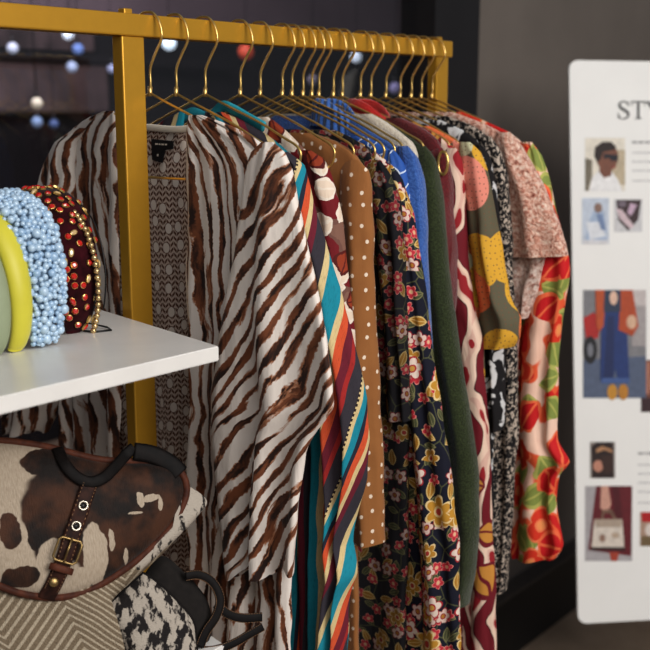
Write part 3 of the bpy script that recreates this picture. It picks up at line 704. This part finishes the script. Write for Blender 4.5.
while tries < 9000 and len(pts_) < 98:
    tries += 1
    i = rb.uniform(.03, .80); ph = PH0+(PH1-PH0)*i; k = math.sin(PI*i)**.55; ww = .066*(.35+.65*k); w = rb.uniform(-.5, .5)*ww*.98
    q_ = math.sqrt(max(0, 1-(2*w/ww)**2)); o_ = .012*(.5+.5*k)*(.5+.5*q_)
    P = arch_pt(uc, t, .066, .150, ph, o_, w); Q = arch_pt(uc, t, .066, .150, ph, o_+.01, w+.012*(2*w/ww))
    if P.z < SZ+.006: continue
    if all((P-x[0]).length > .0086 for x in pts_): pts_.append((P, (Q-P).normalized(), rb.random()))
for P, nn, kk in pts_:
    A = nn.cross(Vector((.3, .2, 1)) if kk < .5 else Vector((1, .1, .2))).normalized(); B = nn.cross(A); el = 1.0 if kk < .7 else 1.35
    b = MB(); s_ = .0035; P = P+nn*.0012
    # gold setting (mat 1) and faceted stone (mat 0)
    def oct_(r, h, e=el): return [P+A*(r*math.cos(PI/4*j+.39)*e)+B*(r*math.sin(PI/4*j+.39)/e**.8)+nn*h for j in range(8)]
    rings = [(oct_(s_*1.15, -.001), 1), (oct_(s_*1.15, .0009), 1), (oct_(s_*1.02, .0012), 0), (oct_(s_*.55, .0026), 0)]
    V = sum([r[0] for r in rings], []); F = []; fm = []
    for a in range(3):
        for j in range(8): F.append((a*8+j, a*8+(j+1) % 8, (a+1)*8+(j+1) % 8, (a+1)*8+j)); fm.append(1 if a < 2 else 0)
    F.append(tuple(24+j for j in range(8))); fm.append(0)
    mesh('crystal', V, F, None, hb, None, False, [M['ruby'] if kk < .78 else M['amber'], M['wire']], fm)
# crystal chain headband with wire ends
uc, t = leg(93, 333, .062); root = thing('headband', 'thin gold headband with a single row of round crystals', 'headband', 'headbands on the white shelf', loc=W(t, uc, SZ-NZ))
b = MB(); b.tube([arch_pt(uc, t, .062, .143, PH0+(PH1-PH0)*i/60, -.0035, .003)+Z*.003 for i in range(61)], .0016, 6)
for s_ in (-.004, .010): b.tube([arch_pt(uc, t, .062, .143, PH0+(PH1-PH0)*(i/60), -.003+ .004*math.sin(PI*i/60), s_+.006*math.sin(PI*i/60))+Z*.003 for i in range(4, 57)], .0009, 6)
b.obj('wire_frame', M['black'], root)
n_ = 52
for i in range(n_+1):
    P = arch_pt(uc, t, .062, .143, PH0+(PH1-PH0)*i/n_, .001, 0)+Z*(.0035*max(0, 1-min(i, n_-i)/5))
    b = MB(); b.ball(P, .0036, sg=12, rg=7); b.obj('round_crystal', M['pearl'], root)
u0, t0 = ut(onz(93, 333, SZ)); zz = SZ-NZ+.0014
b = MB(); b.tube([W(t0-.004, u0-.012, zz), W(t0+.002, u0+.002, zz), W(t0+.020, u0+.008, zz), W(t0+.024, u0-.004, zz+.001), W(t0+.010, u0-.020, zz+.006), W(t0+.008, u0-.026, zz+.02)], .0012, 6); b.obj('clip_end', M['black'], root)
# ------------------------------------------------------------------ bags on the lower shelf
def pillow(name, poly, O, m, front, back, mat, parent, pw=2.6, K=18, wob=.0, seed=0, flatv=None):
    P = [onplane(x, y, O, m) for x, y in poly]; ex = m.cross(Z).normalized()*-1; ey = m.cross(ex).normalized()
    if ey.z < 0: ey = -ey
    L2 = [((q-O).dot(ex), (q-O).dot(ey)) for q in P]
    cl = spline([Vector((a, c, 0)) for a, c in L2+[L2[0]]], 6)[:-1]; cx = sum(v_.x for v_ in cl)/len(cl); cy = sum(v_.y for v_ in cl)/len(cl)
    n_ = len(cl); V = []; UV = []; F = []
    def hh(r): return (1-r**pw)**.6 if r < 1 else 0
    def put(sgn, depth):
        base = len(V); V.append(O+ex*cx+ey*cy+m*(sgn*depth)); UV.append((cx, cy))
        for k in range(1, K+1):
            r = k/K
            for q in cl:
                x = cx+(q.x-cx)*r; y = cy+(q.y-cy)*r
                wv = wob*mnoise.noise(Vector((x*22+seed, y*22, seed)))*(1-r**4)
                V.append(O+ex*x+ey*y+m*(sgn*depth*hh(r)+wv)); UV.append((x, y))
        for j in range(n_): F.append((base, base+1+j, base+1+(j+1) % n_))
        for k in range(K-1):
            a = base+1+k*n_
            for j in range(n_): F.append((a+j, a+n_+j, a+n_+(j+1) % n_, a+(j+1) % n_))
    put(1, front); put(-1, back)
    V = [Vector((q.x, q.y, max(q.z, LZ+.004))) for q in V]
    def surf(px, py, lift=0):
        q = onplane(px, py, O, m)-O; x, y = q.dot(ex)-cx, q.dot(ey)-cy; an = math.atan2(y, x); R0 = math.hypot(x, y); best = 1e9; rb_ = 1
        for v_ in cl:
            da = abs((math.atan2(v_.y-cy, v_.x-cx)-an+PI) % (2*PI)-PI)
            if da < best: best = da; rb_ = math.hypot(v_.x-cx, v_.y-cy)
        r = min(.98, R0/rb_); return O+ex*(cx+x)+ey*(cy+y)+m*(front*hh(r)+lift)
    edge = [O+ex*q.x+ey*q.y for q in cl]
    return mesh(name, V, F, mat, parent, UV), surf, edge, (ex, ey)
def dropz(o, z): return z
m = RW(.42, -.84, .34).normalized()
rr = ray(100, 520); O0 = CAM + rr*((W(0, .15, 0)-CAM).dot(N)/rr.dot(N))
bag = thing('shoulder_bag', 'large brown and white cowhide flap bag with a buckled leather strap', 'bag', loc=(O0.x, O0.y, LZ))
OB = O0-m*.030
pillow('body', [(-50, 470), (60, 470), (150, 478), (184, 490), (196, 505), (170, 545), (130, 582), (108, 606), (106, 640), (126, 668), (100, 684), (20, 700), (-70, 700)], OB, m, .034, .05, M['woven'], bag, 3.2, wob=.006)
pillow('gusset_panel', [(178, 484), (192, 488), (207, 501), (198, 516), (178, 537), (158, 555), (138, 572), (122, 576), (150, 545), (172, 520)], O0-m*.002, m, .010, .012, M['furw'], bag, 2.2, K=8)
flap, surf, edge, (ex, ey) = pillow('flap', [(-60, 452), (-20, 443), (0, 441), (45, 447), (100, 460), (150, 462), (172, 466), (183, 478), (185, 495), (175, 520), (155, 543), (125, 568), (92, 588), (60, 597), (25, 594), (0, 586), (-30, 573), (-60, 560)], O0, m, .026, .004, M['cow'], bag, 3.0, wob=.004, seed=3)
b = MB(); b.tube([q+m*.0035 for q in edge], .0042, 8, closed=True); b.obj('piping', M['piping'], flap)
b = MB(); cen = sum(edge, Vector())/len(edge)
for i in range(0, len(edge)):
    a_ = edge[i]; c_ = edge[(i+1) % len(edge)]
    L_ = (c_-a_).length; k_ = max(1, int(L_/.0045))
    for j in range(k_):
        P = a_.lerp(c_, (j+.2)/k_); Q = a_.lerp(c_, (j+.75)/k_); inn = (cen-P).normalized()*.0062
        b.tube([P+inn+m*.0065, Q+inn+m*.0065], .00045, 5)
st = b.obj('stitching', M['thread'], flap); st['kind'] = 'stuff'
def strip(b, pxs, halfw, thk, surf_, lift, k=0):
    P = spline([surf_(x, y, lift) for x, y in pxs], 6); b.tube(P, 1, 12, k, flat=(tuple(m), halfw, thk))
b = MB(); strip(b, [(85, 482), (79, 498), (73, 516), (66, 536), (61, 552), (56, 568), (51, 582), (47, 592), (45, 598)], .0088, .0016, surf, .003); strap = b.obj('strap', M['leather'], bag)
b = MB()
for sd in (-1, 1):
    pth = spline([surf(x, y, .0052) for x, y in [(84, 486), (79, 498), (73, 516), (66, 536), (61, 552), (56, 568), (51, 582), (48, 590)]], 8)
    for i in range(0, len(pth)-1, 2):
        T_ = (pth[i+1]-pth[i]).normalized(); sd_ = T_.cross(m).normalized()*sd*.0070; b.tube([pth[i]+sd_, pth[i].lerp(pth[i+1], .8)+sd_], .0004, 5)
so = b.obj('stitching', M['thread'], strap); so['kind'] = 'stuff'
for x, y in ((77, 506), (70, 526)):
    P = surf(x, y, .0055); b = MB(); b.tube(ring(P, .0044, .0044, ex, ey), .0013, 8, closed=True); b.obj('eyelet', M['steel'], strap)
    b = MB(); b.tube([P-m*.0012, P-m*.0002], .0032, 12); b.obj('hole', M['black'], strap)
P = surf(61.5, 550, .006); T_ = (surf(56, 566, .006)-surf(66, 536, .006)).normalized(); S_ = T_.cross(m).normalized()
b = MB(); cor = [(-.0125, -.012), (.0125, -.012), (.0125, .012), (-.0125, .012)]
lp = []
for i in range(4):
    a_ = Vector(cor[i]); c_ = Vector(cor[(i+1) % 4])
    for k in (.12, .3, .5, .7, .88): q = a_.lerp(c_, k); lp.append(P+S_*q.x+T_*q.y+m*.001)
b.tube(lp, .0014, 8, closed=True); b.tube([P-T_*.014+m*.002, P+T_*.012+m*.003], .0011, 8); b.obj('buckle', M['brass'], strap)
P = surf(56, 568, .006); b = MB(); b.tube([P-S_*.0125, P-S_*.006+m*.002, P+S_*.006+m*.002, P+S_*.0125], 1, 10, flat=(tuple(m), .0036, .0014)); b.obj('keeper', M['piping'], strap)
P = surf(50, 581, .005); b = MB(); b.ball(P, .0052, sq=(ex, ey, m, 1, 1, .45), sg=16, rg=9); b.obj('stud', M['brass'], strap)
b = MB(); strip(b, [(56, 449), (60, 464), (70, 477), (84, 483), (98, 479), (112, 467), (124, 455), (132, 448)], .0062, .0022, surf, .004); b.obj('handle', M['leatherb'], bag)
b = MB(); strip(b, [(132, 452), (150, 455), (168, 464), (178, 474)], .010, .003, surf, .004); b.obj('shoulder_strap', M['leatherb'], bag)
# second smaller bag
m2 = RW(.30, -.88, .30).normalized(); O2 = O0+m*.0
rr2 = ray(150, 630); O2 = CAM + rr2*((W(0, .185, 0)-CAM).dot(N)/rr2.dot(N))
bag2 = thing('fur_bag', 'small black and white hair bag with charcoal sides, right of the cowhide bag', 'bag', loc=(O2.x, O2.y, LZ))
fp = [(143, 573), (154, 580), (172, 596), (192, 619), (196, 640), (196, 662), (182, 678), (150, 676), (130, 656), (116, 632), (104, 612), (122, 592)]
_, surf2, edge2, (ex2, ey2) = pillow('fur_panel', fp, O2, m2, .012, .004, M['fur'], bag2, 4.0, K=12)
pillow('body', [(150, 566), (164, 556), (186, 574), (206, 598), (212, 625), (206, 658), (190, 680), (150, 680), (128, 655), (112, 625)], O2-m2*.022, m2, .018, .018, M['suede'], bag2, 5, K=12)
b = MB(); b.tube(edge2, .0016, 8, closed=True); b.obj('piping', M['leatherb'], bag2)
O3 = O2-m2*.012
def pl3(x, y): return onplane(x, y, O3, m2)
def rib(name, pxs, hw, th_, mat, par, lift=0):
    b = MB(); P = spline([pl3(x, y)+m2*lift for x, y in pxs], 8); b.tube(P, 1, 12, 0, flat=(tuple(m2), hw*.86, th_*.7)); o = b.obj(name, mat, par)
    b = MB()
    for sd in (-1, 1):
        for i in range(0, len(P)-1, 1):
            T_ = (P[i+1]-P[i]).normalized(); s2 = T_.cross(m2).normalized()*sd*hw*.78; b.tube([P[i]+s2+m2*th_*1.05, P[i].lerp(P[i+1], .55)+s2+m2*th_*1.05], .00035, 5)
    s3 = b.obj('stitching', M['thread'], o); s3['kind'] = 'stuff'; return o
rib('handle', [(184, 575), (198, 574), (211, 582), (218, 598), (214, 615), (204, 630), (198, 645)], .006, .003, M['leatherb'], bag2, .01)
rib('strap', [(216, 604), (228, 614), (243, 618), (262, 617)], .0062, .0022, M['leatherb'], bag2, .0)
rib('strap', [(200, 650), (215, 649), (232, 643), (248, 634), (262, 626)], .0055, .0022, M['leatherb'], bag2, .004)
# ------------------------------------------------------------------ sign board
BD = 2.5; cB = CAM + ray(569, 62)*BD
ax = R_(7.6); bn = (-(FW*math.cos(ax)) + RT*math.sin(ax)).normalized()
def _bp(px, py):
    r = ray(px, py); return CAM + r*((cB-CAM).dot(bn)/r.dot(bn))
ey = (_bp(569, 60)-_bp(578, 624)).normalized(); ex = ey.cross(bn).normalized()
S = BD/f
def bp(px, py, lift=0):       # measured point on the sheet, in metres on the board
    r = ray(px, py); P = CAM + r*((cB-CAM).dot(bn)/r.dot(bn)); return P+bn*lift
TL = bp(569, 60); wB = .68; BL = bp(578, 624); hB = abs((TL-BL).dot(ey))
OBR = TL-ey*0
board = thing('sign_board', 'white printed style guide board with photographs standing behind the rack', 'sign', loc=tuple((TL+ex*wB*.5-ey*hB).xy)+(0,))
def rr_poly(w, h, r, n_=6):
    out = []
    for cx, cy, a0 in ((w-r, -r, 0), (r, -r, 90), (r, -h+r, 180), (w-r, -h+r, 270)):
        for i in range(n_+1):
            a = R_(a0+90*i/n_); out.append((cx+r*math.cos(a), cy+r*math.sin(a)))
    return out
pl = rr_poly(wB, hB, .022); n_ = len(pl)
V = [TL+ex*x+ey*y for x, y in pl]+[TL+ex*x+ey*y-bn*.008 for x, y in pl]
F = [tuple(range(n_)), tuple(range(2*n_-1, n_-1, -1))]+[(i, (i+1) % n_, n_+(i+1) % n_, n_+i) for i in range(n_)]
mesh('panel', V, F, M['board'], board, smooth=False)
pc = TL+ex*wB*.5-bn*.03
b = MB(); b.tube([Vector((pc.x, pc.y+.0, .02))+bn*0, pc-ey*.25], .014, 12); b.obj('post', M['col'], board)
b = MB(); b.box(Vector((pc.x-.2, pc.y-.16, .002)), Vector((.4, 0, 0)), Vector((0, .32, 0)), Vector((0, 0, .018)), bev=.003); b.obj('base', M['col'], board, False)
# flat coloured shapes printed on the sheet
FC = {}
def fm_(c):
    k = tuple(c)
    if k not in FC: FC[k] = plain('print_%s' % '_'.join(str(int(q)) for q in c), srgb(*c), .6, 0, .06, 90)
    return FC[k]
def picture(name, shapes, label=None):
    V = []; F = []; mats = []; fm = []
    for i, (c, poly) in enumerate(shapes):
        mt = fm_(c)
        if mt not in mats: mats.append(mt)
        bse = len(V); V += [bp(x, y, .0006+.0002*i) for x, y in poly]; F.append(tuple(range(bse, bse+len(poly)))); fm.append(mats.index(mt))
    o = mesh(name, V, F, None, board, None, False, mats, fm)
    if label: o['label'] = label
    return o
def rect(x0, y0, x1, y1, s=0): return [(x0, y0), (x1, y0+s), (x1, y1+s), (x0, y1)]
def ell(cx, cy, rx, ry, n_=18, rot=0):
    return [(cx+rx*math.cos(a)*math.cos(rot)-ry*math.sin(a)*math.sin(rot), cy+rx*math.cos(a)*math.sin(rot)+ry*math.sin(a)*math.cos(rot)) for a in [2*PI*i/n_ for i in range(n_)]]
picture('printed_photo', [((226, 220, 206), rect(585, 138, 625, 191)), ((120, 112, 96), [(585, 158), (592, 160), (592, 176), (588, 191), (585, 191)]), ((190, 176, 150), rect(611, 150, 625, 185)),
    ((236, 236, 236), [(589, 191), (592, 178), (598, 171), (612, 172), (618, 180), (622, 191)]), ((122, 76, 58), [(600, 164), (612, 164), (611, 176), (604, 178), (599, 172)]),
    ((124, 78, 60), ell(607, 157, 11, 14)), ((40, 26, 24), [(594, 156), (595, 147), (602, 142), (611, 142), (616, 147), (614, 150), (603, 152), (600, 160), (597, 162)]),
    ((24, 26, 38), [(603, 154), (618, 155), (617, 161), (611, 161), (609, 158), (604, 159)]), ((150, 70, 60), [(610, 167), (616, 166), (614, 169)])], 'photo of a person in dark sunglasses and white top')
picture('printed_photo', [((196, 206, 220), rect(582, 198, 609, 244)), ((168, 186, 210), [(584, 244), (590, 218), (596, 206), (604, 212), (607, 244)]), ((222, 226, 232), [(586, 222), (600, 222), (606, 236), (590, 240)]), ((140, 112, 100), ell(598, 208, 4, 5)), ((120, 140, 176), [(596, 214), (602, 214), (606, 230), (601, 230)]), ((214, 214, 218), rect(583, 240, 608, 244))], 'photo of a person in pale blue clothes')
picture('printed_photo', [((206, 206, 208), rect(614, 199, 642, 232)), ((62, 44, 48), [(616, 200), (641, 200), (638, 220), (628, 231), (618, 220)]), ((210, 190, 196), [(616, 208), (622, 210), (634, 226), (630, 229), (619, 218)]), ((196, 170, 190), [(630, 203), (637, 205), (631, 216), (627, 213)]), ((120, 108, 120), ell(622, 204, 4, 3))])
picture('printed_photo', [((128, 128, 132), rect(583, 290, 646, 398)), ((196, 188, 186), rect(596, 290, 646, 312)), ((88, 100, 124), [(583, 360), (646, 356), (646, 398), (583, 398)]), ((166, 160, 160), [(630, 306), (646, 306), (646, 346), (632, 346)]),
    ((176, 36, 34), [(583, 318), (594, 312), (600, 322), (598, 338), (586, 340)]), ((30, 30, 36), ell(590, 350, 7, 14)), ((120, 122, 130), ell(590, 350, 3, 7)),
    ((196, 142, 52), ell(612, 392, 5, 8)), ((188, 130, 46), ell(623, 392, 5, 8)),
    ((34, 58, 116), [(601, 312), (626, 312), (629, 380), (618, 382), (615, 368), (612, 382), (600, 380)]), ((28, 44, 92), [(607, 316), (614, 316), (613, 378), (603, 378)]), ((70, 96, 150), [(601, 378), (629, 378), (629, 383), (601, 383)]),
    ((186, 84, 42), [(595, 290), (606, 290), (603, 326), (599, 332), (596, 326)]), ((178, 76, 38), [(620, 290), (632, 290), (638, 326), (632, 336), (618, 330)]), ((46, 60, 84), [(604, 290), (620, 290), (620, 312), (603, 312)]), ((226, 190, 168), ell(613, 298, 4, 7)),
    ((214, 178, 150), ell(631, 322, 5, 7))], 'street photo of a person in blue overalls and rust coat')
picture('printed_photo', [((112, 66, 54), rect(641, 360, 690, 412)), ((176, 120, 100), [(643, 362), (650, 362), (649, 395), (643, 392)]), ((60, 36, 40), rect(641, 398, 690, 412)), ((190, 150, 130), ell(655, 384, 5, 12))])
picture('printed_photo', [((150, 140, 134), rect(590, 442, 615, 478)), ((46, 30, 28), [(591, 446), (597, 442), (613, 442), (614, 478), (592, 478)]), ((176, 132, 96), [(596, 449), (602, 446), (611, 449), (613, 453), (604, 450), (596, 453)]), ((196, 140, 118), ell(598, 466, 5, 6)), ((62, 40, 34), [(600, 456), (612, 454), (612, 472), (604, 474)])], 'photo of dark hair with a tan headband')
picture('printed_photo', [((172, 168, 170), rect(585, 486, 632, 561)), ((104, 26, 36), [(596, 486), (632, 486), (631, 556), (588, 550)]), ((84, 18, 28), [(612, 486), (619, 486), (626, 552), (616, 552)]), ((206, 158, 140), [(601, 486), (608, 486), (611, 504), (607, 513), (600, 508)]),
    ((170, 70, 50), [(609, 552), (619, 552), (617, 561), (611, 561)]), ((120, 92, 76), [(600, 522), (602, 510), (611, 509), (617, 520), (614, 521), (610, 513), (604, 513), (603, 522)]), ((216, 206, 194), [(594, 520), (622, 520), (624, 548), (591, 548)]), ((176, 160, 144), [(594, 519), (622, 519), (621, 527), (596, 527)]), ((56, 40, 38), [(591, 547), (624, 547), (624, 550), (591, 550)]), ((150, 120, 104), ell(602, 538, 3, 4)), ((190, 170, 150), ell(615, 535, 4, 3))], 'photo of a hand holding a pale handbag against maroon')
picture('printed_photo', [((176, 148, 130), rect(640, 512, 690, 546)), ((180, 30, 34), [(641, 512), (660, 512), (660, 522), (642, 522)]), ((222, 212, 204), ell(652, 530, 7, 7)), ((120, 100, 70), [(641, 536), (660, 536), (660, 546), (641, 546)])])
# headline letters with thick and thin strokes and serifs
ink = (62, 62, 64)
def stroke(pts, ws):
    P = spline([Vector((x, y, 0)) for x, y in pts], 6); L_ = []; Rr = []
    for i, q in enumerate(P):
        T_ = (P[min(i+1, len(P)-1)]-P[max(0, i-1)]).normalized(); k = i/(len(P)-1)*(len(ws)-1); a_ = int(min(k, len(ws)-2)); w = ws[a_]+(ws[a_+1]-ws[a_])*(k-a_)
        L_.append((q.x-T_.y*w*.5, q.y+T_.x*w*.5)); Rr.append((q.x+T_.y*w*.5, q.y-T_.x*w*.5))
    return L_, Rr
def letter(shapes, strokes=()):
    V = []; F = []
    for poly in shapes:
        bse = len(V); V += [bp(x, y, .0012) for x, y in poly]; F.append(tuple(range(bse, bse+len(poly))))
    for pts, ws in strokes:
        A, B = stroke(pts, ws); bse = len(V); V += [bp(x, y, .0012) for x, y in A+B]; k = len(A)
        for i in range(k-1): F.append((bse+i, bse+i+1, bse+k+i+1, bse+k+i))
    mesh('headline_letter', V, F, fm_(ink), board, smooth=False)
letter([[(627.6, 101.5), (628.6, 101.5), (628.4, 107), (627.8, 106)], [(617.6, 113), (618.4, 112.6), (619.4, 118.6), (618.2, 118.8)]], [([(628, 105), (625.5, 102), (622, 101.8), (619.4, 104), (620.2, 107.4), (624, 110), (627.6, 112.6), (628, 116), (625, 118.6), (621.4, 118.6), (618.4, 116)], [.7, 1.2, 1.3, 2.0, 2.6, 2.8, 2.6, 2.0, 1.3, 1.0, .7])])
letter([rect(631, 101.2, 645, 102.5), rect(637, 102, 639.3, 118.5), rect(634.6, 118, 641.7, 119), [(631, 101.5), (632, 101.5), (632, 106), (631.2, 105.5)], [(644, 101.5), (645, 101.5), (644.8, 105.5), (644, 106)]])
letter([[(646, 102), (649, 102), (655.4, 111), (653.6, 112)], [(660.5, 102), (661.8, 102), (655, 112.4), (653.6, 112)], rect(653.4, 110.5, 655.8, 118.5), rect(651, 118, 658.4, 119), rect(645, 101.4, 651, 102.3), rect(658, 101.4, 664, 102.3)])
V = []; F = []
rl = random.Random(5)
def textline(x0, x1, y, h):
    x = x0
    while x < x1:
        w = rl.uniform(1.5, 6)*h/2.4
        bse = len(V); V.extend([bp(a, c, .001) for a, c in rect(x, y, min(x+w, x1), y+h)]); F.append((bse, bse+1, bse+2, bse+3)); x += w+h*.5
grp = []
for lines, nm in (([(632, 672, 141, 2.6, )], 'heading'), ([(632, 684, y, 1.5) for y in (152, 161, 170, 180)], 'text'), ([(638, 690, 452, 2.6)], 'heading'), ([(638, 690, y, 1.5) for y in (464, 473, 482, 491, 502)], 'text')):
    V = []; F = []
    for a_ in lines: textline(*a_)
    mesh('heading_line' if nm == 'heading' else 'text_block', V, F, fm_((168, 168, 168) if nm == 'heading' else (192, 192, 192)), board, smooth=False)
# ------------------------------------------------------------------ shop interior: counter, bulkhead, lamps
def em(name, c, s):
    g = G(name); g.fin(c, .4); g.set(g.b.inputs['Emission Color'], c); g.b.inputs['Emission Strength'].default_value = s
    return g.m
IW = -3.3
def zat(px, py, u): return onplane(px, py, N0+N*u, N).z
def tq(px, py, u): return (onplane(px, py, N0+N*u, N)-N0).dot(D)
def ib(name, t0, t1, u0, u1, z0, z1, mat, label=None, cat=None, struct=False):
    b = MB(); b.box(W(t0, u0, z0-NZ), D*(t1-t0), N*(u1-u0), Z*(z1-z0), bev=.006); o = b.obj(name, mat, smooth=False)
    if struct: o['kind'] = 'structure'
    return o
# dark lower wall cladding inside the shop
lw = ib('trim_4', -4, 6, -3.35, IW+.02, 0, zat(300, 46, IW), M['indark'], struct=True)
M['mauve'] = plain('mauve_brown_panel', srgb(84, 70, 70), .8, 0, .3, 5)
ib('trim_5', tq(-40, 80, -3.2), tq(108, 80, -3.2), -3.25, -3.2, zat(50, 112, -3.2), zat(50, 64, -3.2), M['mauve'], struct=True)
ib('trim_6', tq(-40, 80, -3.18), tq(230, 80, -3.18), -3.2, -3.18, zat(50, 62, -3.18), zat(50, 53, -3.18), M['indark'], struct=True)
ib('trim_7', tq(-40, 80, -3.2), tq(96, 80, -3.2), -3.25, -3.2, zat(50, 50, -3.2), zat(50, 30, -3.2), M['mauve'], struct=True)
def cabinet(t0, t1, z1, label):
    root = thing('display_cabinet', label, 'cabinet', loc=W(t0, -2.6, -NZ))
    b = MB(); b.box(W(t0, -2.9, .002-NZ), D*(t1-t0), N*.45, Z*(z1-.002), bev=.01); b.obj('carcass', M['indark'], root, False)
    b = MB(); b.box(W(t0-.02, -2.92, z1-NZ), D*(t1-t0+.04), N*.49, Z*.05, bev=.006); b.obj('top', plain('mauve_wood', srgb(84, 74, 78), .6), root, False)
    k = 3; w = (t1-t0)/k
    for i in range(k):
        b = MB(); b.box(W(t0+i*w+.02, -2.45, .1-NZ), D*(w-.04), N*.015, Z*(z1-.15), bev=.004); dd = b.obj('door', plain('dark_door', srgb(40, 34, 38), .5), root, False)
        b = MB(); b.ball(W(t0+i*w+.06, -2.425, z1*.6-NZ), .012); b.obj('knob', M['brass'], dd)
cabinet(-1.6, .6, 1.50, 'low dark display cabinet with a mauve top inside the shop')
lamps = [((12.5, 48), 3.9, 7, (186, 196, 214), 2.0), ((38, 19), 4.6, 3, (180, 190, 210), .5), ((68, 34), 4.3, 7, (220, 232, 245), 5), ((78, 49), 4.3, 7, (110, 140, 200), 1.2), ((72, 67), 4.3, 7, (168, 186, 214), 1.3), ((37, 103), 3.75, 7, (206, 200, 180), 1.7), ((37, 122), 4.0, 7, (130, 156, 190), 1.1),
         ((54, 124), 4.0, 6, (80, 100, 140), .7), ((169, 43), 4.0, 9, (216, 236, 250), 5.5), ((112, 69), 4.2, 6, (150, 160, 190), .8), ((313, 80), 4.1, 7, (120, 116, 128), .45), ((395, 88), 4.1, 7, (150, 148, 190), .8), ((356, 57), 4.2, 7, (210, 226, 240), 3), ((246, 52), 4.3, 10, (200, 84, 58), .6)]
where = ['highest of the pair at the far left', 'faintest one near the top', 'very bright one above the blue lamp', 'blue one left of the post', 'pale one under the blue lamp', 'warm cream one left of the post', 'grey blue one under the cream lamp', 'dim deep blue one low down', 'brightest one just right of the post', 'dim one touching the post', 'dull grey one behind the middle hangers', 'lavender one near the far end of the rail', 'bright one below the rail beyond the middle', 'reddish one behind the early hangers']
for (xy, dep, rp, c, s_), wl in zip(lamps, where):
    P = CAM+ray(*xy)*dep; r_ = rp*.8/f*dep
    root = thing('pendant_lamp', 'small globe lamp blurred behind the glass, ' + wl, 'lamp', 'globe lamps inside the shop', loc=tuple(P))
    b = MB(); b.ball(P, r_, sg=20, rg=12); b.obj('globe', em('lamp_glow', srgb(*c), s_*.2), root)
    b = MB(); b.tube([P+Z*r_*.9, P+Z*(r_+.02)], .006, 8); b.tube([P+Z*(r_+.02), Vector((P.x, P.y, 3.2))], .0015, 5); b.obj('cord', M['black'], root)
# ------------------------------------------------------------------ light
def area(name, loc, target, size, power, col=(1, 1, 1), sy=None):
    L_ = bpy.data.lights.new(name, 'AREA'); L_.energy = power; L_.color = col; L_.shape = 'RECTANGLE'; L_.size = size; L_.size_y = sy or size
    o = bpy.data.objects.new(name, L_); link(o); o.location = loc; o.rotation_euler = (Vector(target)-Vector(loc)).to_track_quat('-Z', 'Y').to_euler(); return o
area('street_daylight', RW(2.6, -1.2, 2.9), RW(.1, 1.6, 1.3), 2.0, 118, (1, .965, .93))
area('overhead_daylight', RW(.9, -1.0, 3.2), RW(.1, 1.8, 1.2), 2.0, 34, (1, .96, .92))
area('shop_ambient', tuple(W(1.0, -1.8, 3.1-NZ)), tuple(W(1.5, -3.2, 2.3-NZ)), 1.6, 95, (1, .92, .98))
w = bpy.data.worlds.new('World'); SC.world = w; w.use_nodes = True; bg = w.node_tree.nodes['Background']; bg.inputs[0].default_value = (.72, .76, .85, 1); bg.inputs[1].default_value = .22
# ------------------------------------------------------------------ camera
cd = bpy.data.cameras.new('camera'); cam = bpy.data.objects.new('camera', cd); link(cam); cam.location = CAM; cam.rotation_euler = (R_(90-11.4), 0, th)
cd.sensor_width = 36; cd.lens = 36*f/650; cd.clip_start = .02
cd.dof.use_dof = True; cd.dof.focus_distance = 1.27; cd.dof.aperture_fstop = cd.lens/10.0
SC.camera = cam
SC.view_settings.view_transform = 'Standard'; SC.view_settings.look = 'None'; SC.view_settings.gamma = .91; SC.view_settings.exposure = .04
for o in bpy.data.objects:
    if '_o' in o: del o['_o']
